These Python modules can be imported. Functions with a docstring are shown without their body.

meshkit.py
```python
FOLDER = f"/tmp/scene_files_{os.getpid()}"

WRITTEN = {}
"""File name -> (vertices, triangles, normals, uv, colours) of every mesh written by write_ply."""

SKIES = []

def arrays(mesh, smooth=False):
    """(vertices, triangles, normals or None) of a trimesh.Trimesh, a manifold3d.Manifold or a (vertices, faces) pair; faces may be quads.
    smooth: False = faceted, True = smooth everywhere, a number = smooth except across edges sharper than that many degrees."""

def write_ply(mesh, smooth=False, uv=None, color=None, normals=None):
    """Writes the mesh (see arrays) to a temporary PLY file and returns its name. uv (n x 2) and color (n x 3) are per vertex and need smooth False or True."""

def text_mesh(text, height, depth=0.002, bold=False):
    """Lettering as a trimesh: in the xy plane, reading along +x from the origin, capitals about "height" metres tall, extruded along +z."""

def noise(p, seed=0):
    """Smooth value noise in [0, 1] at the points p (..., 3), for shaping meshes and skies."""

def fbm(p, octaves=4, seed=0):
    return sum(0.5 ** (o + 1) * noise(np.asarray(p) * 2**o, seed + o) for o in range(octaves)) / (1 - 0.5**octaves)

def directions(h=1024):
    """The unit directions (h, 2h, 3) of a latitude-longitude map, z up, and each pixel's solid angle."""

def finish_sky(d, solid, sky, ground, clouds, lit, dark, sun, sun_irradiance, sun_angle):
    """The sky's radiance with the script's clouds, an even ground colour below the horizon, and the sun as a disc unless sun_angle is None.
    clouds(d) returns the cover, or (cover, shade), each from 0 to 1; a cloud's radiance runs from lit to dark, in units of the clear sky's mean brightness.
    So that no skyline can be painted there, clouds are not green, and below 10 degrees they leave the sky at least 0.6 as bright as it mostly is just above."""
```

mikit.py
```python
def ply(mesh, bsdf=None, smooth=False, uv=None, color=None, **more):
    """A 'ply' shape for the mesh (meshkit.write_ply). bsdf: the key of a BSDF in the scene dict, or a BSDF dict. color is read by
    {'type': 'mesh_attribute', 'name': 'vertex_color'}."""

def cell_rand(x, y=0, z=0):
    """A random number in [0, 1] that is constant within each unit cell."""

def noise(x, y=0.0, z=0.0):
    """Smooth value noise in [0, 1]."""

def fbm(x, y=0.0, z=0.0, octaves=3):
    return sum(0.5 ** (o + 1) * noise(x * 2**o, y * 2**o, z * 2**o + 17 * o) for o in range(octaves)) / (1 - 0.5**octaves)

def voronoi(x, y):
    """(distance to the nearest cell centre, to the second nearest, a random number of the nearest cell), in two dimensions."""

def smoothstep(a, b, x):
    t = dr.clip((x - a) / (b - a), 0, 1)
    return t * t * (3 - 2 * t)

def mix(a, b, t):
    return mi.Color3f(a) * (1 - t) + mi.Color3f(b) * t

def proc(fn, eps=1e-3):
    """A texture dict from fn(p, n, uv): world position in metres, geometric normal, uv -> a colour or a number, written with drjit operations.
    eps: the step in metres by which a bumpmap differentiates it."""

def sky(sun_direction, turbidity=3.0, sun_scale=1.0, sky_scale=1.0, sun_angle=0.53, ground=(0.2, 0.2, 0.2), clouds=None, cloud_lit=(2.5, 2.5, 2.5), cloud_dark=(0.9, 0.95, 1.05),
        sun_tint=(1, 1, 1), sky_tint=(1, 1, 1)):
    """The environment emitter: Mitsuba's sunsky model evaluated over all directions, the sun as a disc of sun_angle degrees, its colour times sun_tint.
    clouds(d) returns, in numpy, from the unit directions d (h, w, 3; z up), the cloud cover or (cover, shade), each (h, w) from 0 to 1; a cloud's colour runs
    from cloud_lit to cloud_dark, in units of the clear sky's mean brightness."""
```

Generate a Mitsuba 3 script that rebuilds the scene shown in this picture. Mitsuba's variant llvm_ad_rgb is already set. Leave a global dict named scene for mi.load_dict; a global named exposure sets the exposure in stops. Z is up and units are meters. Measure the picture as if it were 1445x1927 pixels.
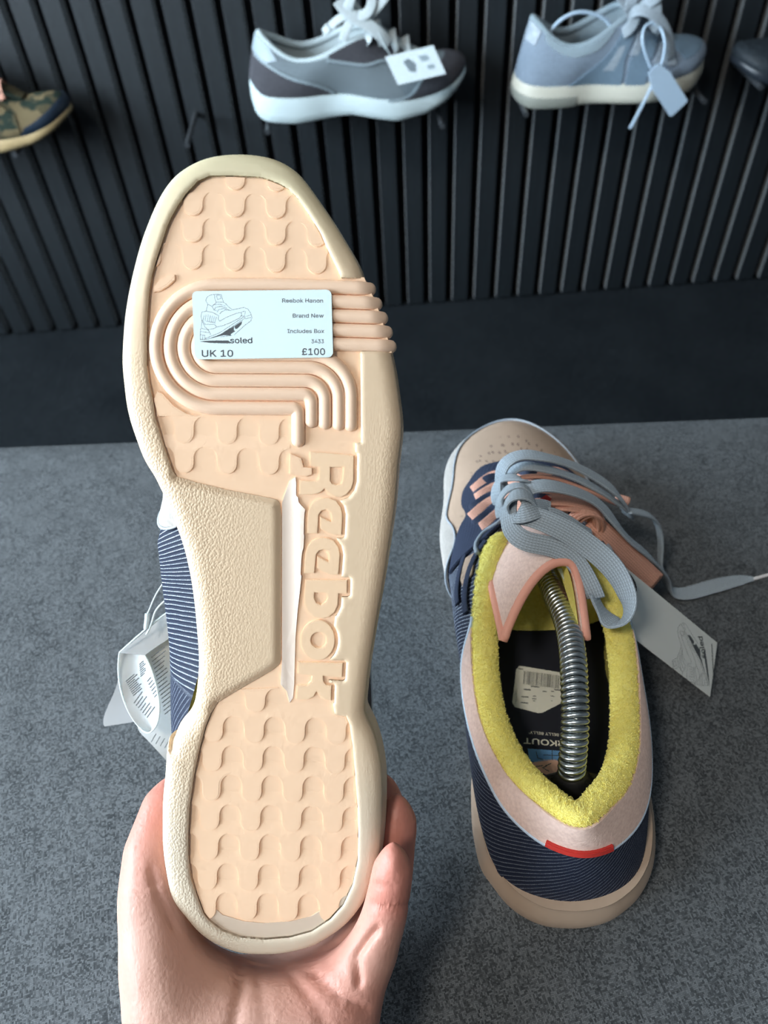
import math, numpy as np, trimesh, mitsuba as mi, mikit, meshkit, drjit as dr
import manifold3d as m3
from shapely.geometry import Polygon, LineString, Point, MultiPolygon, box as sbox
from shapely.ops import unary_union
from shapely import affinity
from scipy.spatial import cKDTree
from scipy.interpolate import CubicSpline
T = mi.ScalarTransform4f
rng = np.random.default_rng(7)
scene, labels = {'type': 'scene'}, {}
# ---------------------------------------------------------------- camera
W_, H_ = 1445, 1927
FPX, CX, CY = 1440.0, 722.5, 963.5
DOWN = np.array([95.5, 1291.5, FPX]); DOWN /= np.linalg.norm(DOWN)      # world down in camera axes (x right, y down, z forward)
RHO = math.atan2(95.5, 1291.5)
RIGHT = np.array([math.cos(RHO), -math.sin(RHO), 0.0])
FWD = np.cross(DOWN, RIGHT); FWD = FWD * np.sign(FWD[2])
RC = np.array([RIGHT, FWD, -DOWN])                                       # world = RC @ camera
SEAT = 0.39                                                              # height of the bench seat
CAM = np.array([0.0, 0.0, SEAT + 0.40])
def ray(px, py): return RC @ np.array([(px - CX) / FPX, (py - CY) / FPX, 1.0])
def at_depth(px, py, t): return CAM + t * ray(px, py)
def at_z(px, py, z):
    v = ray(px, py); return CAM + v * (z - CAM[2]) / v[2]
def at_y(px, py, y):
    v = ray(px, py); return CAM + v * y / v[1]
_fw, _up = RC @ np.array([0, 0, 1.0]), RC @ np.array([0, -1.0, 0])
scene['camera'] = {'type': 'thinlens', 'fov': math.degrees(2 * math.atan(W_ / 2 / FPX)), 'fov_axis': 'x', 'near_clip': 0.01, 'far_clip': 50.0,
                   'aperture_radius': 0.0011, 'focus_distance': 0.31,
                   'to_world': T().look_at(origin=CAM.tolist(), target=(CAM + _fw).tolist(), up=_up.tolist())}
exposure = 0.30
# ---------------------------------------------------------------- light: a window on the left with overcast daylight, a lamp on the ceiling
WIN_Y0, WIN_Y1, WIN_Z0, WIN_Z1, WALL_X = -0.95, 1.0, 0.55, 1.60, -1.55
scene['window_1'] = {'type': 'rectangle', 'to_world': T().translate([WALL_X - 0.03, (WIN_Y0 + WIN_Y1) / 2, (WIN_Z0 + WIN_Z1) / 2]).rotate([0, 1, 0], 90).scale([(WIN_Z1 - WIN_Z0) / 2, (WIN_Y1 - WIN_Y0) / 2, 1]),
                     'emitter': {'type': 'area', 'radiance': {'type': 'rgb', 'value': [12.5, 15.0, 17.2]}}}
labels['window_1'] = {'kind': 'structure'}
LAMP_RADIANCE = [42.0, 38.4, 34.6]

# ---------------------------------------------------------------- helpers
def add(key, mesh, bsdf, smooth=False, label=None, cat=None, group=None, kind=None, uv=None, color=None):
    scene[key] = mesh if isinstance(mesh, dict) else mikit.ply(mesh, bsdf, smooth, uv=uv, color=color)
    lab = {k: v for k, v in (('label', label), ('category', cat), ('group', group), ('kind', kind)) if v}
    if lab: labels[key] = lab
def tag(key, label, cat, group=None):
    labels[key] = {'label': label, 'category': cat, **({'group': group} if group else {})}
def num(key, i): return key if i == 0 else f'{key}_{i:03d}'
def mat(name, color, rough=0.6, **kw):
    d = {'type': 'principled', 'base_color': {'type': 'rgb', 'value': list(color)} if not isinstance(color, dict) else color, 'roughness': rough, 'specular': kw.pop('spec', 0.5)}
    bump = kw.pop('bump', None); bs = kw.pop('bump_scale', 1.0)
    d.update(kw)
    if bump is not None: d = {'type': 'bumpmap', 'arbitrary': bump, 'scale': bs, 'bsdf': d}
    scene[name] = {'type': 'twosided', 'bsdf': d}
    return name
def srgb(r, g, b):
    c = np.array([r, g, b]) / 255.0
    return list(np.where(c < 0.04045, c / 12.92, ((c + 0.055) / 1.055) ** 2.4))
def arr(m):
    q = m.to_mesh(); return np.array(q.vert_properties[:, :3], float), np.array(q.tri_verts, int)
def polys(g): return [p for p in getattr(g, 'geoms', [g]) if isinstance(p, Polygon) and not p.is_empty]
def csec(g):
    rings = []
    for p in polys(g):
        p = p.buffer(0)
        for q in polys(p):
            rings += [np.array(q.exterior.coords)[:-1]] + [np.array(i.coords)[:-1] for i in q.interiors]
    return m3.CrossSection([np.asarray(r, float) for r in rings], m3.FillRule.EvenOdd)
def ext(g, z0, z1): return m3.Manifold.extrude(csec(g), z1 - z0).translate((0, 0, z0))
def smoothclosed(P, n=400):
    P = np.asarray(P, float); Q = np.vstack([P, P[:1]])
    s = np.r_[0, np.cumsum(np.linalg.norm(np.diff(Q, axis=0), axis=1) ** 0.5)]
    return CubicSpline(s, Q, bc_type='periodic')(np.linspace(0, s[-1], n, endpoint=False))
def smoothopen(P, n=100):
    P = np.asarray(P, float)
    s = np.r_[0, np.cumsum(np.linalg.norm(np.diff(P, axis=0), axis=1) ** 0.5)]
    c = CubicSpline(s, P)(np.linspace(0, s[-1], n * 6))                    # then spaced evenly
    l = np.r_[0, np.cumsum(np.linalg.norm(np.diff(c, axis=0), axis=1))]
    t = np.linspace(0, l[-1], n)
    return np.stack([np.interp(t, l, c[:, k]) for k in range(c.shape[1])], 1)
def grid_faces(nu, nv, closed=False):
    i, j = np.meshgrid(np.arange(nu if closed else nu - 1), np.arange(nv - 1), indexing='ij')
    a, b = i * nv + j, ((i + 1) % nu) * nv + j
    q = np.stack([a, b, b + 1, a + 1], -1).reshape(-1, 4)
    return np.vstack([q[:, [0, 1, 2]], q[:, [0, 2, 3]]])
def frames(P, up=None):
    t = np.gradient(P, axis=0); t /= np.linalg.norm(t, axis=1, keepdims=True) + 1e-12
    if up is None:
        up = np.zeros_like(P); u = np.cross(t[0], [0.3, 0.2, 0.93]); u /= np.linalg.norm(u)
        for k in range(len(P)):
            u = u - t[k] * (u @ t[k]); u /= np.linalg.norm(u) + 1e-12; up[k] = u
    else:
        up = np.broadcast_to(np.asarray(up, float), P.shape)
        up = up - t * (up * t).sum(1, keepdims=True); up = up / (np.linalg.norm(up, axis=1, keepdims=True) + 1e-12)
    return t, up, np.cross(t, up)
def sweep(P, prof, up=None, scale=None, cap=True, closed=False):
    """prof (m,2): across (side) and up coordinates; returns (vertices, faces, uv in metres along and around)."""
    P = np.asarray(P, float); prof = np.asarray(prof, float)
    t, u, s = frames(P, up)
    sc = np.ones((len(P), 2)) if scale is None else np.asarray(scale, float).reshape(len(P), -1) * np.ones((1, 2))
    V = P[:, None] + s[:, None] * (prof[None, :, :1] * sc[:, None, :1]) + u[:, None] * (prof[None, :, 1:] * sc[:, None, 1:])
    n, m = len(P), len(prof)
    F = []
    i, j = np.meshgrid(np.arange(n if closed else n - 1), np.arange(m), indexing='ij')
    a, b = i * m + j, ((i + 1) % n) * m + j; a2, b2 = i * m + (j + 1) % m, ((i + 1) % n) * m + (j + 1) % m
    F = np.vstack([np.stack([a, a2, b2], -1).reshape(-1, 3), np.stack([a, b2, b], -1).reshape(-1, 3)])
    V = V.reshape(-1, 3)
    l = np.r_[0, np.cumsum(np.linalg.norm(np.diff(P, axis=0), axis=1))]
    r = np.r_[0, np.cumsum(np.linalg.norm(np.diff(prof, axis=0), axis=1))]
    uv = np.stack(np.meshgrid(l, r, indexing='ij'), -1).reshape(-1, 2)
    if cap and not closed:
        k = len(V); V = np.vstack([V, P[:1], P[-1:]]); uv = np.vstack([uv, [[0, 0], [l[-1], 0]]])
        jj = np.arange(m)
        F = np.vstack([F, np.stack([jj * 0 + k, (jj + 1) % m, jj], 1), np.stack([jj * 0 + k + 1, (n - 1) * m + jj, (n - 1) * m + (jj + 1) % m], 1)])
    return V, F, uv
def circ(r, n=12, ry=None):
    a = np.arange(n) * 2 * np.pi / n
    return np.stack([r * np.cos(a), (ry or r) * np.sin(a)], 1)
def flat(w, h, n=24, p=2.6):
    a = np.arange(n) * 2 * np.pi / n + 0.01
    return np.stack([w / 2 * np.sign(np.cos(a)) * np.abs(np.cos(a)) ** (2 / p), h / 2 * np.sign(np.sin(a)) * np.abs(np.sin(a)) ** (2 / p)], 1)
def bevel_box(sx, sy, sz, r):
    c = m3.Manifold.cube((sx - 2 * r, sy - 2 * r, sz), True)
    return m3.Manifold.batch_hull([c, m3.Manifold.cube((sx, sy - 2 * r, sz - 2 * r), True), m3.Manifold.cube((sx - 2 * r, sy, sz - 2 * r), True)])
def join(parts):
    vs, fs, us, k = [], [], [], 0
    for p in parts:
        vs.append(p[0]); fs.append(np.asarray(p[1]) + k); k += len(p[0])
        if len(p) > 2: us.append(p[2])
    return (np.vstack(vs), np.vstack(fs), np.vstack(us)) if us else (np.vstack(vs), np.vstack(fs))
# ---------------------------------------------------------------- the room
WALL_Y = 1.21
nz, fb, ss, vor = mikit.noise, mikit.fbm, mikit.smoothstep, mikit.voronoi
mat('paint_grey', [0.12, 0.12, 0.125], 0.8)
mat('paint_white', [0.32, 0.32, 0.31], 0.8)
mat('frame_white', [0.8, 0.8, 0.8], 0.4)
mat('felt_black', [0.012, 0.013, 0.015], 0.95, spec=0.1)
def slat_color(p, n, uv):
    g = fb(p.x * 260, p.z * 9, p.y * 200, octaves=3)
    return mikit.mix([0.0035, 0.0065, 0.009], [0.007, 0.012, 0.0155], g)
mat('slat_black', mikit.proc(slat_color), 0.55, spec=0.75)
mat('slat_lit_side', [0.19, 0.20, 0.205], 0.9, spec=0.2)  # light on the slat sides painted in as a paler colour
def carpet_color(p, n, uv):
    g = fb(p.x * 420, p.y * 420, octaves=3); h = fb(p.x * 14, p.y * 14, 3.1, octaves=3)
    return mikit.mix([0.005, 0.007, 0.009], [0.024, 0.029, 0.033], g * 0.75 + h * 0.4 - 0.1)
mat('carpet', mikit.proc(carpet_color), 0.95, spec=0.05)
def plate(x0, x1, y0, y1, z0, z1):
    return trimesh.creation.box(bounds=[[x0, y0, z0], [x1, y1, z1]])
RX = 2.1
add('floor', plate(-1.8, RX + .2, -2.2, WALL_Y + 0.2, -0.1, 0.0), 'carpet', kind='structure')
add('ceiling', plate(-1.8, RX + .2, -2.2, WALL_Y + 0.2, 2.4, 2.5), 'paint_white', kind='structure')
add('wall_back', plate(-1.8, RX + .2, WALL_Y + 0.0215, WALL_Y + 0.2, 0.0, 2.4), 'felt_black', kind='structure')
add('wall_right', plate(RX, RX + .2, -2.2, WALL_Y + 0.011, 0.0, 2.4), 'paint_grey', kind='structure')
add('wall_front', plate(-1.8, RX + .2, -2.3, -2.2, 0.0, 2.4), 'paint_grey', kind='structure')
wl = m3.Manifold.cube((0.25, WALL_Y + 0.011 + 2.2, 2.4)).translate((WALL_X - 0.25, -2.2, 0)) - m3.Manifold.cube((0.6, WIN_Y1 - WIN_Y0, WIN_Z1 - WIN_Z0)).translate((WALL_X - 0.4, WIN_Y0, WIN_Z0))
add('wall_left', wl, 'paint_grey', kind='structure')
fr = m3.Manifold.cube((0.05, WIN_Y1 - WIN_Y0, WIN_Z1 - WIN_Z0)).translate((WALL_X - 0.025, WIN_Y0, WIN_Z0))
for k in range(2):
    hh = (WIN_Y1 - WIN_Y0 - 0.15) / 2
    fr -= m3.Manifold.cube((0.2, hh, WIN_Z1 - WIN_Z0 - 0.1)).translate((WALL_X - 0.1, WIN_Y0 + 0.05 + k * (hh + 0.05), WIN_Z0 + 0.05))
add('window_1__window_frame', fr, 'frame_white')
# slats of the back wall, 40 mm apart
PITCH, SW, SD, SF = 0.040, 0.0275, 0.022, 0.0016
core = mikit.ply(m3.Manifold.cube((SW, SD - SF, 2.392)).translate((-SW / 2, SF, 0)), 'slat_lit_side')
face = mikit.ply(m3.Manifold.batch_hull([m3.Manifold.cube((SW, SF - 0.0008, 2.392)).translate((-SW / 2, 0.0008, 0)), m3.Manifold.cube((SW - 0.002, 0.0008, 2.392)).translate((-SW / 2 + 0.001, 0, 0))]), 'slat_black')  # dark front plate added so the pale sides read as lit
for i, k in enumerate(range(-38, 51)):
    key, M_ = num('wall_back__slat', i), T().translate([k * PITCH + 0.006, WALL_Y, 0.004])
    scene[key] = {**core, 'to_world': M_}; scene[key + '__dark_front'] = {**face, 'to_world': M_}
# ceiling lamp
LX, LY = -0.85, -0.65
tag('ceiling_lamp', 'square white lit ceiling panel lamp above the bench', 'lamp')
add('ceiling_lamp__frame', m3.Manifold.cube((0.46, 0.46, 0.05), True).translate((LX, LY, 2.375)) - m3.Manifold.cube((0.4, 0.4, 0.1), True).translate((LX, LY, 2.33)), 'frame_white')
scene['ceiling_lamp__diffuser'] = {'type': 'rectangle', 'to_world': T().translate([LX, LY, 2.365]).rotate([1, 0, 0], 180).scale([0.2, 0.2, 1]), 'emitter': {'type': 'area', 'radiance': {'type': 'rgb', 'value': LAMP_RADIANCE}}}
# ---------------------------------------------------------------- bench with tweed seat
def tweed(p):
    x, y = p.x * 0.97 + p.y * 0.22, p.y * 0.97 - p.x * 0.22
    x = x + 0.0006 * (nz(p.x * 300, p.y * 300) - 0.5); y = y + 0.0006 * (nz(p.x * 310, p.y * 290, 4.0) - 0.5)
    s = 1 / 0.00072
    i, j = dr.floor(x * s), dr.floor(y * s)
    fx, fy = x * s - i, y * s - j
    over = mikit.cell_rand(i, j, 5) > 0.5
    prof = dr.select(over, 1 - dr.square(2 * fx - 1), 1 - dr.square(2 * fy - 1))
    tone = dr.select(over, mikit.cell_rand(i, dr.floor(j / 2), 1), mikit.cell_rand(dr.floor(i / 2), j, 2))
    return prof, tone
def tweed_color(p, n, uv):
    prof, tone = tweed(p)
    c = fb(p.x * 90, p.y * 90, octaves=2)
    v = ss(0.1, 1.0, tone * 0.55 + c * 0.16 + 0.22) * (0.45 + 0.55 * prof)
    return mikit.mix([0.023, 0.027, 0.030], [0.175, 0.19, 0.20], v)
def tweed_bump(p, n, uv):
    prof, tone = tweed(p)
    return prof * (0.5 + tone)
mat('tweed', mikit.proc(tweed_color), 0.85, spec=0.15, sheen=0.2)
tag('bench', 'grey tweed upholstered bench seat on which the sneaker with the loose laces stands', 'bench')
e0, e1 = at_z(0, 828, SEAT), at_z(1445, 771, SEAT)
ang = math.atan2(e1[1] - e0[1], e1[0] - e0[0])
bl, bd, bh = 2.2, 1.05, 0.16
nn = m3.Manifold.batch_hull([m3.Manifold.sphere(0.03, 32).scale((1, 1, 0.6)).translate((sx * (bl / 2 - 0.03), sy * (bd / 2 - 0.03), sz * (bh / 2 - 0.018))) for sx in (-1, 1) for sy in (-1, 1) for sz in (-1, 1)]).refine_to_length(0.02)
bv, bf = arr(nn)
top = bv[:, 2] > bh / 2 - 0.02
bv[top, 2] += 0.004 * (meshkit.fbm(bv[top] * [6, 6, 0], 3, 3) - 0.5) * np.clip((bd / 2 - np.abs(bv[top, 1])) / 0.06, 0, 1)
mid = (e0 + e1) / 2
c_, s_ = math.cos(ang), math.sin(ang)
def bench_pt(v):
    v = np.array(v, float); q = v.copy()
    q[:, 0] = v[:, 0] * c_ - v[:, 1] * s_; q[:, 1] = v[:, 0] * s_ + v[:, 1] * c_
    return q + [mid[0] + s_ * (bd / 2 - 0.004), mid[1] - c_ * (bd / 2 - 0.004), 0]
bv[:, 2] += SEAT - bh / 2 + 0.0005
add('bench__seat_cushion', (bench_pt(bv), bf), 'tweed', 40)
base = bevel_box(bl - 0.04, bd - 0.04, SEAT - bh - 0.02, 0.008).translate((0, 0, 0.02 + (SEAT - bh - 0.02) / 2))
bv2, bf2 = arr(base); add('bench__base', (bench_pt(bv2), bf2), 'felt_black')
q = 0
for sx in (-1, 1):
    for sy in (-1, 1):
        v, f_ = arr(m3.Manifold.cylinder(0.021, 0.025, 0.022, 20).translate((sx * (bl / 2 - 0.1), sy * (bd / 2 - 0.1), 0)))
        add(num('bench__foot', q), (bench_pt(v), f_), 'felt_black', 30); q += 1
# ---------------------------------------------------------------- the held sneaker: its sole faces the camera
SOLE_T = 0.285
n_c = np.array([0.055, 0.092, -1.0]); n_c /= np.linalg.norm(n_c)                # sole normal in camera axes (towards the camera, heel nearer)
SN = RC @ n_c
SU = RC @ np.array([1.0, 0, 0]); SU -= SN * (SU @ SN); SU /= np.linalg.norm(SU)
SV = np.cross(SN, SU)
SO = at_depth(490, 1040, SOLE_T)
SM = np.array([SU, SV, SN]).T
def sole_uv(P):
    """points of the photograph that lie on the sole -> metres on the sole"""
    out = []
    for px, py in np.asarray(P, float):
        v = ray(px, py); t = ((SO - CAM) @ SN) / (v @ SN)
        q = CAM + t * v - SO; out.append([q @ SU, q @ SV])
    return np.array(out)
def from_crop(P, x0, y0, s): return [(x0 + x / s, y0 + y / s) for x, y in P]
def sole_world(v): return np.asarray(v) @ SM.T + SO
PX = SOLE_T / FPX                                                             # one pixel in metres there
c4 = lambda P: from_crop(P, 220, 270, 2.580)
c5 = lambda P: from_crop(P, 180, 860, 2.4083)
c6 = lambda P: from_crop(P, 180, 1330, 2.2578)
OUT_L = c4([(560,45),(440,62),(350,100),(270,160),(200,260),(150,370),(110,480),(80,590),(55,700),(35,820),(25,930),(20,1060),(28,1160),(40,1260),(60,1350),(90,1440),(130,1540)]) + \
    c5([(262,90),(292,150),(322,210),(352,290),(385,380),(410,470),(430,570),(445,680),(455,790),(462,880),(463,960),(455,1060),(438,1150),(405,1215),(362,1275),(338,1335)]) + \
    c6([(305,180),(295,300),(285,420),(282,530),(285,640),(300,740),(325,830),(370,890),(420,950),(480,1000),(550,1035),(620,1055),(690,1060)])
OUT_R = c6([(770,1058),(850,1045),(930,1020),(1000,980),(1060,935),(1110,880),(1150,820),(1180,750),(1205,650),(1218,540),(1222,430),(1222,330),(1215,240),(1200,160),(1178,95)]) + \
    c5([(1227,1165),(1228,1090),(1240,980),(1260,850),(1285,700),(1310,560),(1335,400),(1355,270),(1368,150),(1378,20)]) + \
    c4([(1388,1400),(1383,1300),(1370,1200),(1357,1110),(1338,1020),(1312,930),(1280,830),(1245,740),(1205,655),(1180,590),(1130,500),(1070,400),(1010,310),(940,210),(870,130),(780,75),(680,50)])
outline = smoothclosed(sole_uv(OUT_L + OUT_R), 500)
OUTLINE = Polygon(outline).buffer(0)
REC_PX = [(396.5,333),(375,342),(351.5,366.6),(337,388),(324.6,409.8),(315.6,429.5),(305.7,460),(295.8,490.7),(287.7,519.5),(282.3,551.9),(279,600),(278,642),(278,688.6),(282,719.6),(289.8,754.5),(294,786.6),(304.6,822),(316,857),(326.4,886),
    (333,897),(371,907.8),(429,922),(508,937),(521,940),(527,947),(529.6,968),(528.8,1240),(526,1249),(512,1260.7),(437.4,1304),(410,1321),(397.5,1340.5),(388,1364.8),(374.5,1416),(365,1464.6),(358,1516),(355.6,1567),(355.6,1607.5),(359.7,1648),(370.5,1680),(384,1715.4),(394.8,1729),
    (419,1747.8),(451.5,1760),(497,1764),(546,1760),(586.4,1749),(621.5,1726),(645.8,1699),(663.3,1661.5),(672.8,1615.6),(674,1567),(672.8,1516),(668.7,1462),(664.7,1413),(658,1362),(651,1346),(629.6,1341.8),(626,1318),(618,1290),(622,1220),(632,1150),(632,1000),(640,880),(668,853),(668,833),(679,832.5),(678,662),(790,662),(790,524),
    (642.5,524),(631,499.6),(613.7,464.7),(604,441.5),(588.5,416),(571,389),(557.5,371.7),(544,358),(528.4,348.4),(509,340.7),(491.6,335.5),(440,332.5)]
def tr(P, x0, y0, s): return Polygon(sole_uv(from_crop(P, x0, y0, s)))
lt = lambda P: tr(P, 500, 820, 6.568)
lt2 = lambda P: tr(P, 500, 1080, 6.568)
e_pts = [(510,1205),(513,1050),(520,950),(545,870),(600,800),(690,765),(780,765),(870,800),(930,880),(950,970),(945,1100),(938,1222),(840,1222),(740,1185),(670,1140),(668,992),(805,1058),(820,1000),(800,940),(740,910),(690,925),(655,975),(650,1080),(640,1205)]
LETTERS = [lt([(548,197),(800,215),(1090,243),(1086,560),(1060,650),(1000,725),(930,755),(850,750),(790,720),(750,690),(725,655),(690,690),(640,715),(570,725),(415,722),(417,548),(560,558),(620,555),(650,540),(660,500),(660,390),(548,372)]) - lt([(800,388),(965,385),(952,550),(930,595),(870,605),(820,590),(798,550)]),
           lt(e_pts), lt([(x - 25 - (y - 765) * 0.03, y + 492) for x, y in e_pts]),
           lt2([(490,65),(1008,68),(1005,235),(900,240),(893,380),(850,470),(780,525),(700,545),(600,530),(520,460),(475,350),(478,200)]) - lt2([(605,225),(750,235),(765,290),(740,345),(680,375),(625,350),(600,290)]),
           lt2([(645 + 212 * math.cos(a), 810 + 250 * math.sin(a)) for a in np.linspace(0, 2 * np.pi, 48)[:-1]]) - lt2([(655 + 98 * math.cos(a), 810 + 95 * math.sin(a)) for a in np.linspace(0, 2 * np.pi, 32)[:-1]]),
           lt2([(400,1080),(955,1092),(945,1272),(712,1255),(715,1320),(745,1358),(815,1370),(810,1560),(740,1545),(670,1500),(630,1450),(590,1510),(520,1545),(375,1545),(390,1370),(510,1360),(560,1320),(578,1250),(400,1230)])]
LET_HALO = unary_union([l.buffer(6 * PX) for l in LETTERS])
RECESS = unary_union([Polygon(sole_uv(REC_PX)).buffer(0), LET_HALO]).buffer(-2 * PX).buffer(3 * PX).buffer(-1 * PX).simplify(0.2 * PX)
# the shell of the outsole: rim, panel at the arch and side wall in one piece, the tread field sunk into it
RIM_H, WALL_D = 0.0020, 0.0245
import shapely
from scipy.spatial import Delaunay
from scipy.ndimage import gaussian_filter1d
R_, DR, FLOOR_Z = 0.0066, 0.0040, -0.0006
RIM = OUTLINE.difference(RECESS)
RIM = max(polys(RIM), key=lambda p: p.area)
def ringpts(g, step): return np.vstack([np.array(l.segmentize(step).coords)[:, :2] for q in polys(g) for l in [q.exterior, *q.interiors]])
OC = np.array(OUTLINE.segmentize(0.0006).exterior.coords)[:-1, :2]
tn = np.roll(OC, -1, 0) - np.roll(OC, 1, 0); nn_ = np.stack([tn[:, 1], -tn[:, 0]], 1)
if not Polygon(OC).exterior.is_ccw: nn_ = -nn_
nn_ /= np.linalg.norm(nn_, axis=1, keepdims=True); nn_ = gaussian_filter1d(nn_, 9, axis=0, mode='wrap'); nn_ /= np.linalg.norm(nn_, axis=1, keepdims=True)
dtree, rtree_ = cKDTree(OC), cKDTree(ringpts(RECESS, 0.0005))
sm_ = lambda x: np.clip(x, 0, 1) ** 2 * (3 - 2 * np.clip(x, 0, 1))
PY0, PY1, PX1 = sole_uv([(430, 893)])[0, 1], sole_uv([(430, 1345)])[0, 1], sole_uv([(545, 1100)])[0, 0]
def rim_z(p):
    d = dtree.query(p)[0]; d = np.where(d < 4e-4, 0, d); dr_ = rtree_.query(p)[0]
    drop = DR * (1 - np.sqrt(np.clip(1 - (np.clip(R_ - d, 0, R_) / R_) ** 2, 0, 1)))
    pw_ = sm_((PY0 + 0.002 - p[:, 1]) / 0.003) * sm_((p[:, 1] - PY1) / 0.004) * sm_((PX1 - p[:, 0]) / 0.002)
    chamf = pw_ * 0.0016 * np.clip(1 - dr_ / (13 * PX), 0, 1) ** 1.2 + (1 - pw_) * 0.0007 * np.clip(1 - dr_ / (6 * PX), 0, 1) ** 2
    return np.maximum(RIM_H - drop - chamf, -0.0021)
tp_ = [ringpts(RIM, 0.0007)] + [ringpts(RIM.buffer(-o), 0.0010) for o in (0.0005, 0.0011, 0.0019, 0.0029, 0.0041, 0.0055)]
gx, gy = np.meshgrid(np.arange(-.056, .058, .0015), np.arange(-.165, .15, .0015)); gx = gx + (np.arange(gx.shape[0]) % 2 * .00075)[:, None]
gp = np.c_[gx.ravel(), gy.ravel()]; tp_.append(gp[shapely.contains_xy(RIM.buffer(-.0063), gp[:, 0], gp[:, 1])])
tp_ = np.unique(np.vstack(tp_).round(6), axis=0)
tri = Delaunay(tp_).simplices; ctr = tp_[tri].mean(1)
tri = tri[shapely.contains_xy(RIM, ctr[:, 0], ctr[:, 1])]
cr_ = np.cross(tp_[tri[:, 1]] - tp_[tri[:, 0]], tp_[tri[:, 2]] - tp_[tri[:, 0]]); tri[cr_ < 0] = tri[cr_ < 0][:, ::-1]
vt_ = np.c_[tp_, rim_z(tp_)]
onrec = shapely.contains_xy(RECESS.buffer(0.0002), OC[:, 0], OC[:, 1])
ztop = np.where(onrec, FLOOR_Z, rim_z(OC))
rows = np.linspace(0, 1, 16); heelm = sm_((sole_uv([(500, 1350)])[0, 1] - OC[:, 1]) / 0.03)
zz_ = ztop[:, None] * (1 - rows) - WALL_D * rows
dep = np.clip((ztop[:, None] - zz_) / (WALL_D - 0.002), 0, 1)
bel = (0.0016 * np.sin(np.pi * np.clip(dep * 1.05, 0, 1)) - 0.0028 * np.clip(dep - 0.5, 0, 1) ** 1.5) * (0.7 + 0.6 * heelm[:, None])
vs_side = np.concatenate([OC[:, None] + nn_[:, None] * bel[..., None], zz_[..., None]], -1).reshape(-1, 3)
fs_side = grid_faces(len(OC), 16, True)
fs_side = fs_side[:, ::-1] if Polygon(OC).exterior.is_ccw else fs_side
wl_v, wl_f, k0 = [], [], 0
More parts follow.
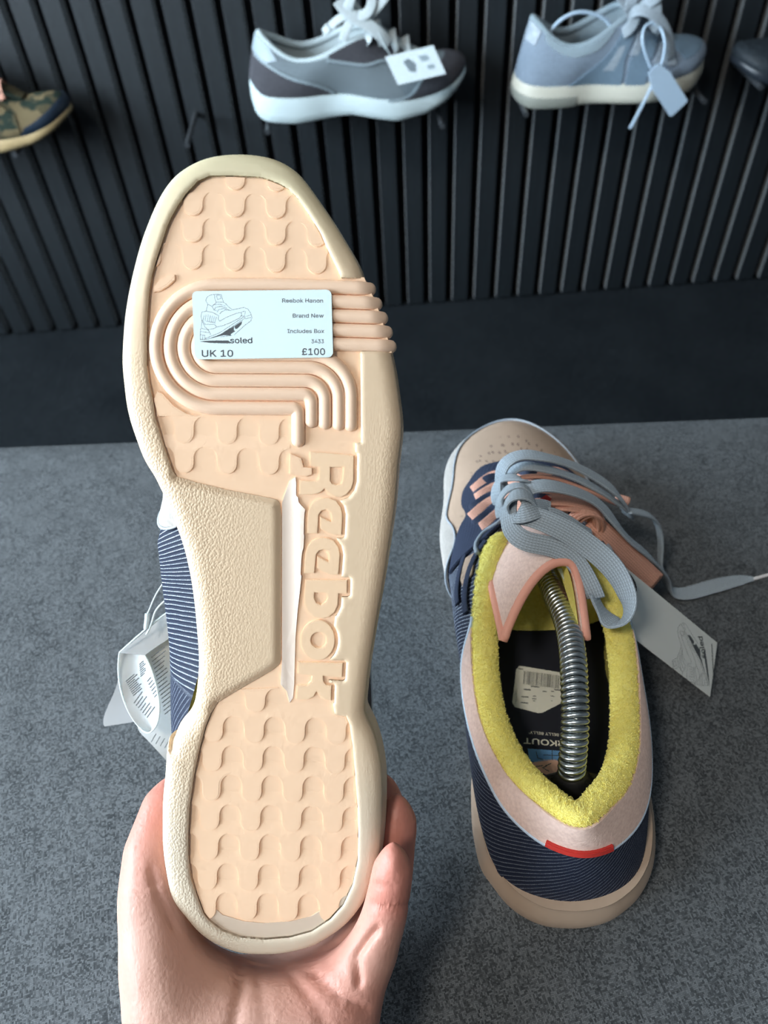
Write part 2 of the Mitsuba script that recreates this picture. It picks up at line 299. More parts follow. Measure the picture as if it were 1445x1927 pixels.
for l in [RIM.exterior, *RIM.interiors]:
    P = np.array(l.segmentize(0.0007).coords)[:, :2]; zt = rim_z(P); on = dtree.query(P)[0] < 4.5e-4
    V_ = np.stack([np.c_[P, zt], np.c_[P, np.full(len(P), FLOOR_Z - .0004)]], 1).reshape(-1, 3)
    for q in range(len(P) - 1):
        if on[q] and on[q + 1]: continue
        wl_f += [[k0 + 2 * q, k0 + 2 * q + 1, k0 + 2 * q + 3], [k0 + 2 * q, k0 + 2 * q + 3, k0 + 2 * q + 2]]
    wl_v.append(V_); k0 += len(V_)
cap_v, cap_f = arr(ext(Polygon(vs_side.reshape(-1, 16, 3)[:, -1, :2]).buffer(-0.0001), -WALL_D, -WALL_D + 0.001))
v, f = join([(vt_, tri), (vs_side, fs_side), (np.vstack(wl_v), np.array(wl_f)), (cap_v, cap_f)])
def pebble(p, n, uv):
    x, y = uv.x * 1150, uv.y * 1150
    a, b, c = vor(x * 1.0 + nz(x * .4, y * .4), y * 0.72)
    left = ss(0.035, -0.01, uv.x + 0.02) * ss(0.10, 0.03, uv.y) ; right = ss(0.03, 0.05, uv.x) * ss(0.075, 0.03, uv.y) * 0.5
    return ss(0.05, 0.6, a) * dr.maximum(dr.maximum(left, right), 0.06)
def gum_color(p, n, uv):
    toe = ss(0.085, 0.15, uv.y); heel = ss(-0.06, -0.12, uv.y)
    base = mikit.mix([0.66, 0.50, 0.335], [0.60, 0.54, 0.355], toe)
    return mikit.mix(base, [0.60, 0.51, 0.385], heel)
mat('gum_rim', mikit.proc(gum_color), 0.38, spec=0.45, bump=mikit.proc(pebble, 2e-4), bump_scale=0.00014)
mat('gum_tread', [0.86, 0.595, 0.395], 0.24, spec=0.5)
mat('gum_rib', [0.80, 0.57, 0.405], 0.34, spec=0.5)
mat('gum_letter', [0.82, 0.585, 0.38], 0.33, spec=0.5)
tag('sneaker', 'peach gum soled sneaker held up in the hand with its underside and price sticker towards the viewer', 'sneaker', None)
K1 = 'sneaker'
def put(key, vf, m, smooth=35, **kw):
    add(key, (sole_world(vf[0]), vf[1]), m, smooth, **kw)
# split normals by hand so that the uv stays with the vertices
def split_smooth(v, f, ang):
    mesh = trimesh.Trimesh(v, f, process=False)
    s = trimesh.graph.smooth_shade(mesh, angle=np.radians(ang), facet_minarea=None)
    return np.array(s.vertices), np.array(s.faces)
vs, fs = split_smooth(v, f, 50)
uv_s = vs[:, :2] + nn_[dtree.query(vs[:, :2])[1]] * np.maximum(0, -0.0016 - vs[:, 2:3])       # the side wall unrolled
add(f'{K1}__outsole', (sole_world(vs), fs), 'gum_rim', True, uv=uv_s)
labels[f'{K1}__outsole'] = {'label': 'beige gum rim and side wall of the sole'}
floor_ = ext(RECESS.buffer(0.0004).intersection(OUTLINE.buffer(-0.0002)), -0.002, 0.0)
put(f'{K1}__tread_field', arr(floor_.refine_to_length(0.006)), 'gum_tread')
FIELD = RECESS.buffer(-0.3 * PX)
# wave lugs
def bevelled(poly, h, b=0.0005, slope=None):
    q = poly.buffer(-b)
    return m3.Manifold.extrude(csec(poly), h - b * 0.7) + (m3.Manifold.extrude(csec(q), h) if not q.is_empty else m3.Manifold())
def lug_poly(cx, ytop, ybot, hw=19.0, half=38.6, ramp=0):
    """a tongue that hangs from the row's upper line: flared at the top, round at the bottom"""
    P = [(cx - half - 4, ytop), (cx - half - 4, ytop - ramp)][::-1] if ramp else []; rr = half - hw
    for a in np.linspace(0, math.pi / 2, 9): P.append((cx - half + rr * math.sin(a), ytop + rr - rr * math.cos(a)))
    for a in np.linspace(math.pi, 0, 15): P.append((cx + hw * math.cos(a), ybot - hw + hw * math.sin(a)))
    for a in np.linspace(math.pi / 2, 0, 9): P.append((cx + half - rr * math.sin(a), ytop + rr - rr * math.cos(a)))
    if ramp: P += [(cx + half + 4, ytop), (cx + half + 4, ytop - ramp)]
    return P
nl = 0
def add_lug(P, clip, h=0.0015, wedge=None):
    global nl
    g = Polygon(sole_uv(P)).buffer(0).intersection(clip).buffer(-0.0001)
    for q in polys(g):
        if q.area < 2.2e-5 * 0.25: continue
        b = 0.0008; q = q.segmentize(0.0012)
        parts = [m3.Manifold.extrude(csec(q), h - 0.0009)]
        for k in range(1, 6):
            qq = q.buffer(-b * (1 - math.sqrt(max(0, 1 - (k / 5) ** 2))))
            if not qq.is_empty: parts.append(m3.Manifold.extrude(csec(qq), h - 0.0009 + 0.0009 * k / 5))
        mm_ = m3.Manifold.batch_boolean(parts, m3.OpType.Add)
        vv, ff = arr(mm_.refine_to_length(0.0025) if wedge is not None else mm_)
        if wedge is not None:
            va, vb = sole_uv([(450, wedge[0]), (450, wedge[1])])[:, 1]; q_ = (va - vv[:, 1]) / (va - vb); vv[:, 2] *= np.where(q_ < 0, np.clip(0.68 + q_ * 1.05, 0.0, 1), 0.68 + 0.32 * np.clip(q_ * 1.1, 0, 1))
        put(num(f'{K1}__tread_lug', nl), (vv - [0, 0, 0.0002], ff), 'gum_tread', 50); nl += 1
tilt = 0.02
fore_clip = FIELD.intersection(Polygon(sole_uv([(200, 320), (760, 320), (700, 522), (640, 519), (420, 515), (360, 527), (322, 545), (270, 585), (200, 560)])))
for r, (yt, yb) in enumerate(((316, 358), (363, 409), (412, 459), (461, 510))):
    for cx in (287, 364.5, 443, 520.5, 598, 674):
        dy = (cx - 404) * 0.035; add_lug(lug_poly(cx - r * 0.6, yt + dy, yb + dy), fore_clip, 0.0012, wedge=(yt + dy, yb + dy))
mid_clip = FIELD.intersection(Polygon(sole_uv([(250, 700), (300, 748), (345, 777), (400, 784), (546, 787), (546, 940), (250, 940)])))
for yt, yb in ((785, 837), (843, 892)):
    for cx in (268, 347, 428, 507, 585):
        dy = (cx - 404) * 0.02; add_lug(lug_poly(cx, yt + dy, yb + dy, ramp=32), mid_clip, 0.0012, wedge=(yt + dy, yb + dy))
heel_clip = FIELD.intersection(Polygon(sole_uv([(340, 1300), (540, 1292), (546, 1318), (700, 1318), (700, 1735), (330, 1735)])))
for r, (yt, yb) in enumerate(((1296, 1341), (1349, 1398), (1404, 1453), (1459, 1509), (1515, 1564), (1570, 1620), (1626, 1676), (1681, 1731))):
    for k in range(-2, 4):
        cx = 481 + k * 77 - r * 2.2; dy = (cx - 500) * 0.02
        if r == 0 and k != 0: continue
        add_lug(lug_poly(cx, yt + dy, yb + dy, ramp=32), heel_clip, 0.0014, wedge=(yt + dy, yb + dy))
for P in ([(289,541),(300,528),(318,518),(331,517),(331,528),(318,540),(303,549),(290,551)], [(289,752),(297,735),(308,741),(330,764),(352,778),(380,784),(300,784),(296,778)]):
    add_lug(P, FIELD)
add_lug([(545,852),(545,893),(576,897),(588,893),(588,880),(572,878),(568,862)], FIELD, 0.0016)
mat('gum_clear', [0.62, 0.50, 0.385], 0.15, spec=0.8)
cres = Polygon(sole_uv([(380,1690),(397.5,1702),(419,1721),(459.6,1733),(497,1736.5),(546,1733),(586,1723.5),(621.5,1702),(648.5,1672),(680,1660),(680,1790),(340,1790),(340,1690)])).buffer(0).intersection(FIELD)
put(f'{K1}__heel_crescent', arr(ext(cres, 0, 0.0003)), 'gum_clear', False, label='greyish clear crescent at the heel end')
# ribs that run in from the outer edge, turn round and end beside the lettering
def rib_path(yt, yb, xl, xe, ye, rc, xr):
    r = (yb - yt) / 2; cx, cy = xl + r, (yt + yb) / 2
    P = [(x, yt + max(0, x - 520) * 0.035) for x in np.linspace(xr, cx, 24)]
    P += [(cx - r * math.sin(a), cy - r * math.cos(a)) for a in np.linspace(0.12, math.pi - 0.12, 26)]
    P += [(x, yb + (x - cx) * 0.006) for x in np.linspace(cx, xe - rc, 20)]
    P += [(xe - rc + rc * math.sin(a), yb + (xe - rc - cx) * 0.006 + rc - rc * math.cos(a)) for a in np.linspace(0.1, math.pi / 2, 14)]
    P += [(xe, y) for y in np.linspace(yb + rc + 4, ye - 10, 14)]
    return P
RIB = [(537, 768, 293.6, 561, 851, 9, 706), (564.5, 741, 321, 586, 815, 16, 718), (591, 716, 346.5, 611, 818, 36, 729), (617.5, 691, 372, 637, 820, 58, 738), (644, 667, 397, 660, 822, 78, 745)]
for k, (yt, yb, xl, xe, ye, rc, xr) in enumerate(RIB):
    P = sole_uv(rib_path(yt, yb, xl, xe, ye, rc, xr))
    P = np.array(smoothopen(P, 420)) if rc > 12 else np.array(LineString(P).segmentize(0.0005).coords)
    n = len(P); zz = np.zeros(n); l = np.r_[0, np.cumsum(np.linalg.norm(np.diff(P, axis=0), axis=1))]
    zz -= 0.0032 * np.clip(1 - l / 0.007, 0, 1) ** 2                             # rolls over the side wall
    end = np.clip((l[-1] - l) / (11 * PX), 0, 1); sc = np.sqrt(np.clip(1 - (1 - end) ** 2, 0.0, 1)); sc[-1] = 0.05
    st = np.clip(l / 0.002, 0, 1); sc = sc * np.where(l < 0.002, np.sqrt(np.clip(1 - (1 - st) ** 2, 0.02, 1)), 1)
    rv, rf, _ = sweep(np.c_[P, zz + 0.0002], circ(12.6 * PX, 14, 0.0021), np.array([0, 0, 1.0]), scale=np.c_[sc, np.maximum(sc, 0.3)])
    put(num(f'{K1}__tread_rib', k), (rv, rf), 'gum_rib', 60)
rim_lines = []
# channel between the arch panel and the lettering: a shallow polished trough, its white reflection painted in as a pale base
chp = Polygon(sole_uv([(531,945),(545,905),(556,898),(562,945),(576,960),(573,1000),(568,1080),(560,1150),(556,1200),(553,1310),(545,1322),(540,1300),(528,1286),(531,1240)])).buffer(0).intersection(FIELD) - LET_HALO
mat('gum_painted_sheen', [0.90, 0.76, 0.64], 0.35, spec=0.8)  # pale base colour stands in for a glossy highlight
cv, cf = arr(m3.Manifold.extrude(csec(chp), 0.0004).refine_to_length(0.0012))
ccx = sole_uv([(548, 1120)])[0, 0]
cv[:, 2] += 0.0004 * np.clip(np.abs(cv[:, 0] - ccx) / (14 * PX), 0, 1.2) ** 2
put(f'{K1}__channel', (cv, cf), 'gum_painted_sheen', 40, label='polished channel beside the lettering, its white reflection painted in')
for k, g in enumerate(LETTERS):
    parts = []
    for a, z in ((0.0, 0.0006), (0.00025, 0.0009), (0.0006, 0.00105)):
        q = g.buffer(-a)
        parts.append(m3.Manifold.extrude(csec(q), z))
    put(num(f'{K1}__letter', k), arr(m3.Manifold.batch_boolean(parts, m3.OpType.Add)), 'gum_letter', 40, label='raised letter of the word on the sole')
# ---------------------------------------------------------------- price sticker on the sole
mat('sticker_white', [0.68, 0.83, 0.86], 0.45, spec=0.4)
mat('ink_black', [0.025, 0.03, 0.035], 0.6, spec=0.3)
mat('ink_grey', [0.07, 0.08, 0.085], 0.6, spec=0.3)
tag('price_sticker', 'white price sticker with a sneaker drawing stuck on the held sole', 'sticker')
st_px = [(366,553),(622,548.5),(628,674),(371,676.5)]
so, sx_, sy_ = [sole_uv([p])[0] for p in ((364, 551), (623.5, 548), (371, 678))]
SX, SY = (sx_ - so), (sy_ - so)                                             # sticker axes (right, down), as in the photograph
SWD, SHT = np.linalg.norm(SX), np.linalg.norm(SY); SXn = SX / SWD; SYn = np.array([SXn[1], -SXn[0]])
STZ = 0.0030
def sticker_xy(P): P = np.asarray(P, float); return so + P[:, :1] * SXn + P[:, 1:2] * SYn
SKS = SWD / 1335.0                                                          # crop (360,540)-(640,690) at 5.161: sticker spans x 22..1357, y 55..700
def sk(P): P = np.asarray(P, float); return sticker_xy(np.c_[(P[:, 0] - 22 - (P[:, 1] - 60) * 0.052) * SKS, (P[:, 1] - 62 + (P[:, 0] - 22) * 0.0125) * SKS])
stp = Polygon(sticker_xy([(0, 0), (SWD, 0), (SWD, SHT), (0, SHT)])).buffer(-0.0019).buffer(0.0019)
put('price_sticker__paper', arr(ext(stp, STZ - 0.0002, STZ)), 'sticker_white', False)
def stroke(pts, w, z0, z1, mapper):
    return [ext(LineString(mapper(pts)).buffer(w / 2, cap_style=2, quad_segs=3), z0, z1)]
SHOE_LINES = [[(155,150),(165,120),(200,98),(245,90),(300,92),(312,130),(325,165)],[(155,150),(175,185),(215,205),(245,180),(255,165),(325,165)],[(238,95),(240,130),(255,165)],[(255,105),(290,100),(300,130),(268,140),(255,105)],
    [(325,165),(350,185),(380,215),(412,238),(470,225),(520,215),(560,232),(585,270),(600,310),(585,345),(530,385),(480,430),(430,475)],[(175,190),(165,225),(160,250),(118,260),(112,300),(120,335),(115,405)],
    [(215,205),(235,240),(262,245)],[(225,190),(290,185),(340,200)],[(250,215),(300,205),(360,222)],[(275,240),(320,225),(380,238)],[(300,262),(340,240),(400,245)],[(235,240),(250,212)],[(262,262),(280,235)],[(288,278),(312,250)],
    [(160,250),(220,262),(280,292),(275,325),(290,345),(350,310),(450,270),(495,262),(525,248)],[(140,290),(130,340),(150,375),(240,375),(262,400),(330,385),(400,355),(480,315),(500,285)],[(120,335),(150,400),(180,425),(205,470)],
    [(160,285),(150,340)],[(180,285),(172,345)],[(200,290),(190,350)],[(220,295),(208,355)],[(240,300),(225,355)],[(260,305),(240,360)],[(495,262),(500,295),(525,300),(535,252)],[(545,300),(590,285)],[(535,322),(590,310)],
    [(108,410),(180,428),(205,470),(195,478)],[(108,410),(105,515),(150,520),(150,480),(105,470)],[(105,440),(190,455)],[(128,475),(128,515)],[(105,520),(180,515),(300,470),(430,385),(525,320),(535,300)],[(150,510),(290,455),(420,370),(520,305)],[(410,480),(300,495)],
    [(262,400),(235,415),(180,425)],[(160,345),(250,362)]]
SHOE_FILL = [[(180,515),(300,470),(380,420),(430,392),(425,430),(440,440),(395,470),(400,482),(330,478),(280,490)],[(430,392),(470,365),(505,345),(500,375),(460,415),(440,420)],[(95,538),(180,530),(300,528),(370,528),(398,545),(395,556),(300,555),(200,550)]]
def drawing(mapper, scale, z0, z1):
    ms = [ext(LineString(mapper(l)).buffer(1.9 * scale, quad_segs=2), z0, z1) for l in SHOE_LINES] + [ext(Polygon(mapper(p)).buffer(0), z0, z1) for p in SHOE_FILL]
    vs_, fs_ = join([arr(m) for m in ms])
    return vs_, fs_
put('price_sticker__shoe_drawing', drawing(sk, SKS, STZ, STZ + 0.00006), 'ink_grey', False, label='line drawing of a sneaker')
SLAB = {}
def text_flat(s, height, bold=True):
    m = meshkit.text_mesh(s, height, 0.00006, bold)
    return np.array(m.vertices), np.array(m.faces)
def text_on(key, s, x0, x1, ybase, h, mapper_o, ex, ey, z, worldf, m, bold=True, serif=False):
    """lettering between x0 and x1 on the base line, in the axes ex (right), ey (down)"""
    v, f = text_flat(s, h, bold)
    w = v[:, 0].max() - v[:, 0].min()
    v[:, 0] = (v[:, 0] - v[:, 0].min()) * ((x1 - x0) / w)
    P = mapper_o + np.outer(x0 + v[:, 0], ex) + np.outer(ybase - v[:, 1], ey)
    add(key, (worldf(np.c_[P, z + v[:, 2]]), f if np.cross(ex, -ey) > 0 else f[:, ::-1]), m, False)
def st_text(key, s, X0, X1, Y, hpx, m='ink_grey', bold=True):
    a, b = sk([(X0, Y), (X1, Y)])
    ex = (b - a) / np.linalg.norm(b - a); ey = np.array([ex[1], -ex[0]])
    text_on(key, s, 0, np.linalg.norm(b - a), 0, hpx * SKS, a, ex, ey, STZ, sole_world, m, bold)
st_text('price_sticker__lettering', 'Reebok Hanon', 886, 1280, 168, 36)
st_text('price_sticker__lettering_001', 'Brand New', 990, 1290, 311, 36)
st_text('price_sticker__lettering_002', 'Includes Box', 942, 1298, 458, 36)
st_text('price_sticker__lettering_003', '3433', 1176, 1298, 556, 36)
st_text('price_sticker__lettering_004', '£100', 1086, 1312, 668, 62)
st_text('price_sticker__lettering_005', 'UK 10', 122, 425, 682, 62)
st_text('price_sticker__lettering_006', 'soled', 392, 606, 553, 52, 'ink_black')
# ---------------------------------------------------------------- sneaker upper: three closed curves (feather line, middle, top line), millimetres; x to the outer side of a right shoe, y heel to toe
ST = [((0,5,25),(0,13,52),(0,21,74)), ((-24,11,25),(-22,22,52),(-15,31,71)), ((-34.5,26,25),(-37,40,50),(-26,45,66)), ((-37.3,48,25),(-42,66,46),(-34,66,60)), ((-36,80,25),(-44,90,45),(-38,88,58.5)), ((-28,112,25),(-44.5,114,46),(-39,112,64)),
      ((-28,140,24),(-47,140,47),(-37,136,73)), ((-34,165,23),(-48,160,49),(-30,165,82)), ((-43,195,22),(-48,190,47),(-18,183,78)), ((-47,222,22),(-46,218,41),(-13,208,66)), ((-46,247,22),(-41,245,39),(-8,226,58)), ((-41,276,22),(-34,272,40),(-4,236,53)),
      ((-6,299,23),(-4,289,42),(0,240,52)), ((26,284,22),(24,277,40),(6,236,53)), ((40,263,22),(37,254,39),(11,226,58)), ((45,238,22),(43,229,41),(15,208,66)), ((50,205,22),(44,198,47),(20,183,78)), ((47,170,23),(45,166,50),(31,163,82)),
      ((41,142,24),(44,140,48),(38,136,73)), ((38,112,25),(44,112,46),(41,112,64)), ((42,80,25),(45,86,45),(39,86,58.5)), ((41.5,48,25),(42,62,46),(34,62,60)), ((36.5,25,25),(34,38,50),(25,42,66)), ((24,11,25),(20,21,52),(14,30,71))]
class Upper:
    def __init__(s, st, scale=0.001):
        a = np.array(st, float) * scale; s.n = len(a)
        a = np.concatenate([a, a[:1]])
        s.c = CubicSpline(np.arange(s.n + 1), a.reshape(s.n + 1, 9), bc_type='periodic')
    def pos(s, t, h):
        c = s.c(np.mod(np.asarray(t, float), s.n)).reshape(-1, 3, 3); h = np.asarray(h, float).reshape(-1, 1)
        return c[:, 0] * (2 * h - 1) * (h - 1) + c[:, 1] * 4 * h * (1 - h) + c[:, 2] * h * (2 * h - 1)
    def nrm(s, t, h):
        e = 0.02; t = np.asarray(t, float); h = np.asarray(h, float)
        d = np.cross(s.pos(t + e, h) - s.pos(t - e, h), s.pos(t, h + e) - s.pos(t, h - e))
        return -d / (np.linalg.norm(d, axis=1, keepdims=True) + 1e-12)
    def sheet(s, t0, t1, h0, h1, nt, nh, off=0.0):
        t, h = np.meshgrid(np.linspace(t0, t1, nt), np.linspace(h0, h1, nh), indexing='ij')
        t, h = t.ravel(), h.ravel()
        return s.pos(t, h) + s.nrm(t, h) * np.asarray(off), grid_faces(nt, nh), np.stack([t * 0.0262, h * 0.055], 1)
    def patch(s, poly, th, base=0.0002, step=0.0028, edge=0.0):
        """a panel cut along a polygon in (t, h), th thick, laid on the upper"""
        g = poly if not isinstance(poly, list) else Polygon(poly)
        g = affinity.scale(g, 0.0262, 0.055, origin=(0, 0)).buffer(0)
        m = m3.Manifold.extrude(csec(g), th)
        if edge: m = m3.Manifold.extrude(csec(g), th - edge) + m3.Manifold.extrude(csec(g.buffer(-edge)), th)
        v, f = arr(m.refine_to_length(step))
        t, h = v[:, 0] / 0.0262, v[:, 1] / 0.055
        return s.pos(t, h) + s.nrm(t, h) * (base + v[:, 2])[:, None], f[:, ::-1], v[:, :2].copy()
    def line(s, P, off=0.0, n=160):
        q = smoothopen(np.asarray(P, float) * [1, 12], n) / [1, 12]
        return s.pos(q[:, 0], q[:, 1]) + s.nrm(q[:, 0], q[:, 1]) * off, s.nrm(q[:, 0], q[:, 1])
UP = Upper(ST)
V_HEEL = outline[:, 1].min()
PHI = math.radians(4.6); R_ORG = np.array([0.0727, 0.089]); R_DX = 0.0034
def right_world(v):
    v = np.array(v, float); q = np.clip((v[:, 1] - 0.185) / 0.118, 0, 1.1) ** 2     # toe spring
    v[:, 2] += 0.013 * q; v[:, 1] += 0.004 * q
    x, y = v[:, 0] - R_DX, v[:, 1]
    return np.c_[R_ORG[0] + x * math.cos(PHI) + y * math.sin(PHI), R_ORG[1] - x * math.sin(PHI) + y * math.cos(PHI), SEAT + 0.0008 + v[:, 2]]
def held_world(v):
    v = np.asarray(v, float)
    x = np.where(v[:, 0] > 0, v[:, 0] * (1 - 0.05 * np.clip(v[:, 1] / 0.05, 0, 1) - 0.07 * np.clip((v[:, 1] - .22) / 0.05, 0, 1)), v[:, 0] * (1 - .16 * np.clip((v[:, 1] - .158) / .022, 0, 1)))
    return sole_world(np.c_[x, v[:, 1] + V_HEEL, RIM_H - v[:, 2]])
# ---------------------------------------------------------------- materials of the pair
def denim_color(p, n, uv):
    u, v = uv.x * 500, uv.y * 500                                            # one rib every 2 mm
    heel = ss(4.55, 4.5, uv.x / 0.0262) + ss(19.4, 19.45, uv.x / 0.0262)
    w = dr.lerp(u + v * 0.12, u * 0.5 + v * 0.87, heel) + 0.10 * (nz(u * .5, v * .5) - .5)
    line = ss(0.16, 0.05, dr.abs(w - dr.floor(w) - 0.5))
    k = dr.lerp(v, u, heel) * 3.2 + dr.floor(w) * 0.37
    dash = ss(0.46, 0.28, dr.abs(k - dr.floor(k) - 0.5))
    weave = nz(u * 7, v * 7) * 0.5
    return mikit.mix(mikit.mix([0.008, 0.012, 0.028], [0.018, 0.027, 0.054], weave), [0.50, 0.55, 0.62], line * dash * (0.45 + 0.5 * nz(u * 1.3, v * 1.7)) * (1 - 0.62 * heel))
def denim_bump(p, n, uv):
    u, v = uv.x * 500, uv.y * 500
    heel = ss(4.55, 4.5, uv.x / 0.0262) + ss(19.4, 19.45, uv.x / 0.0262)
    w = dr.lerp(u + v * 0.12, u * 0.5 + v * 0.87, heel)
    return dr.sqrt(dr.maximum(0.0, 1 - dr.square(2 * (w - dr.floor(w)) - 1)))
mat('denim', mikit.proc(denim_color), 0.7, spec=0.3, bump=mikit.proc(denim_bump, 2e-4), bump_scale=0.00025)
def sp(a, b, s=900):
    def fn(p, n, uv): return mikit.mix(a, b, fb(p.x * s, p.y * s, p.z * s, octaves=2))
    return mikit.proc(fn)
fuzz = mikit.proc(lambda p, n, uv: fb(p.x * 1500, p.y * 1500, p.z * 1500, octaves=2), 2e-4)
mat('suede_pink', sp([0.62, 0.44, 0.37], [0.84, 0.64, 0.55]), 0.9, spec=0.1, sheen=0.6, bump=fuzz, bump_scale=0.0002)
mat('suede_grey', sp([0.26, 0.24, 0.215], [0.38, 0.35, 0.32]), 0.9, spec=0.1, sheen=0.4, bump=fuzz, bump_scale=0.0002)
def toe_color(p, n, uv):
    a, b, c = vor(uv.x * 210, uv.y * 210)
    hole = ss(0.22, 0.14, a) * ss(0.034, 0.039, uv.y)
    return mikit.mix([0.38, 0.27, 0.195], [0.12, 0.08, 0.06], hole * 0.6)
mat('leather_tan', mikit.proc(toe_color), 0.55, spec=0.3)
mat('piping_blue', [0.50, 0.60, 0.70], 0.5)
mat('piping_dull', [0.30, 0.34, 0.38], 0.6)
mat('tab_red', [0.55, 0.035, 0.025], 0.6)
def terry_color(p, n, uv): return mikit.mix([0.72, 0.64, 0.13], [0.91, 0.85, 0.30], fb(p.x * 900, p.y * 900, p.z * 900, octaves=2))
mat('terry_yellow', mikit.proc(terry_color), 0.95, spec=0.05, sheen=0.6)
mat('terry_pile', [0.89, 0.82, 0.27], 0.95, spec=0.05)
mat('tongue_piping', [0.80, 0.38, 0.28], 0.5, spec=0.3)
mat('insole_black', [0.016, 0.018, 0.026], 0.75, spec=0.2)
def lace_tex(p, n, uv):
    u, v = uv.x * 620, uv.y * 760
    k = u + dr.abs(v - dr.floor(v) - 0.5) * 1.2
    return dr.sqrt(dr.maximum(0.02, 1 - dr.square(2 * (v - dr.floor(v)) - 1))) * (0.55 + 0.45 * ss(0.5, 0.25, dr.abs(k - dr.floor(k) - 0.5)))
def lace_mat(name, a, b):
    mat(name, mikit.proc(lambda p, n, uv: mikit.mix(a, b, lace_tex(p, n, uv))), 0.75, spec=0.2, bump=mikit.proc(lace_tex, 1e-4), bump_scale=0.0002)
lace_mat('lace_grey', [0.13, 0.165, 0.195], [0.44, 0.51, 0.56])
lace_mat('lace_pink', [0.36, 0.16, 0.11], [0.70, 0.38, 0.28])
lace_mat('webbing_navy', [0.010, 0.014, 0.03], [0.035, 0.045, 0.075])
mat('gum_shaded', [0.45, 0.335, 0.245], 0.35, spec=0.45)  # darker copy of the rim gum: shade on the standing sole put into colour
# ---------------------------------------------------------------- parts of both shoes, in shoe space
PARTS = []
def part(name, vfu, m, smooth=True, label=None): PARTS.append((name, vfu, m, smooth, label))
sheet = UP.sheet(0, 24, -0.02, 1.0, 289, 29)
part('quarter', sheet, 'denim', True, 'navy ribbed denim side')
TB = [(8.05, -0.02), (16.0, -0.02), (16.0, 0.66), (15.3, 0.72), (14.5, 0.97), (9.5, 0.97), (8.7, 0.72), (8.05, 0.66)]
part('toe_box', UP.patch(TB, 0.0009), 'leather_tan', 40, 'tan perforated leather toe')
MUD_T = [(7.12, .02), (7.25, .28), (7.6, .5), (8.03, .63), (8.6, .58), (9.22, .43), (9.65, .42), (10.2, .45), (10.73, .43), (11.1, .38), (11.55, .34), (12, .36), (12.4, .42), (12.9, .46), (13.5, .46), (14.3, .44), (15.3, .55), (15.95, .6)]
part('mudguard', UP.patch([(7.12, -0.02), (15.95, -0.02)] + [tuple(q) for q in (smoothopen(np.array(MUD_T) * [1, 6], 80) / [1, 6])[::-1]], 0.0012, 0.0008, edge=0.0004), 'suede_grey', 40, 'light grey suede trim around the toe')
lp, ln = UP.line(MUD_T, 0.0019); part('toe_piping', sweep(lp, circ(0.0006, 8), ln), 'piping_dull', True)
EYE_O = [(7.3, .56), (7.78, .61), (8.18, .64), (8.6, .68), (8.85, .71), (9.18, .66), (9.45, .62), (9.75, .61), (10.03, .65), (10.43, .71), (10.8, .77), (11.15, .83), (11.6, .86), (12, .87)]
EYE_I = [(12, .985), (11, .985), (10, .985), (9, .985), (8, .985), (7.3, .985)]
lo = [tuple(q) for q in (smoothopen(np.array(EYE_O + [(24 - t, h) for t, h in EYE_O[-2::-1]]) * [1, 8], 160) / [1, 8])]
eye = Polygon(lo + [(16.7, .985), (7.3, .985)])
part('eyestay', UP.patch(eye, 0.0014, 0.0008, edge=0.0004), 'webbing_navy', 40, 'dark navy lace stay')
PIP = [(5.68, 1.0), (5.23, .93), (4.55, .75), (3.98, .71), (3.08, .72), (2.23, .755), (1.68, .72), (1.12, .67), (.62, .65), (.1, .655), (-.5, .60), (-.88, .555), (-1.5, .525), (-2.25, .50), (-3.2, .49), (-3.75, .56), (-4.5, .72), (-5.2, .93), (-5.6, 1.0)]
pl = [tuple(q) for q in smoothopen(np.array(PIP) * [1, 6], 160) / [1, 6]]
part('collar', UP.patch(Polygon(pl).buffer(0), 0.0012, edge=0.0003), 'suede_pink', 40, 'pale pink suede collar')
lp, ln = UP.line(PIP, 0.0006, 220); part('collar_piping', sweep(lp, circ(0.0011, 10), ln), 'piping_blue', True, 'pale blue piping under the collar')
tabp = [(t, h) for t, h in pl if -0.82 <= t <= 0.6]
tabt = [(t, h + 0.012) for t, h in tabp]; tabu = [(t, h + 0.075) for t, h in tabp[::-1]]
part('heel_tab', UP.patch(Polygon(tabt + tabu).buffer(0), 0.0019, 0.001, edge=0.0004), 'tab_red', 40, 'small red heel tab')
# padded terry collar lining
def loop(t0, t1, n):
    t = np.linspace(t0, t1, n); P = UP.pos(t, np.ones(n)); d = UP.pos(t + .02, np.ones(n)) - UP.pos(t - .02, np.ones(n))
    inw = np.stack([d[:, 1], -d[:, 0], d[:, 0] * 0], 1); inw /= np.linalg.norm(inw, axis=1, keepdims=True)
    c = np.array([0, 0.095, 0]); s = np.sign(((c - P) * inw).sum(1).mean()); return t, P, inw * s
n = 420
t, P, inw = loop(7.75, -7.75, n)
cxm = P + inw * (0.0058 - 0.0008 * np.exp(-(t / 1.3) ** 2))[:, None] + np.array([0, 0, -0.0022])
endk = np.minimum(np.arange(n), np.arange(n)[::-1]) / 22.0
sc = np.sqrt(np.clip(1 - (1 - np.clip(endk, 0, 1)) ** 2, 0.02, 1))
wide = 1 - 0.20 * np.exp(-(t / 1.3) ** 2)
a = np.arange(40) * 2 * np.pi / 40
V = cxm[:, None] + inw[:, None] * (0.0066 * (sc * wide)[:, None, None] * np.cos(a)[None, :, None]) + np.array([0, 0, 1.0]) * (0.0060 * sc[:, None, None] * np.sin(a)[None, :, None])
roll_f = grid_faces(n, 41); V = np.concatenate([V, V[:, :1]], 1)
Vn = V - cxm[:, None]; Vn /= np.linalg.norm(Vn, axis=2, keepdims=True) + 1e-9
nzv = meshkit.noise(V * 1150, 3) * 0.6 + meshkit.noise(V * 620, 8) * 0.4
V = V + Vn * ((nzv - 0.5) * 0.0016)[..., None]
V[:, -1] = V[:, 0]
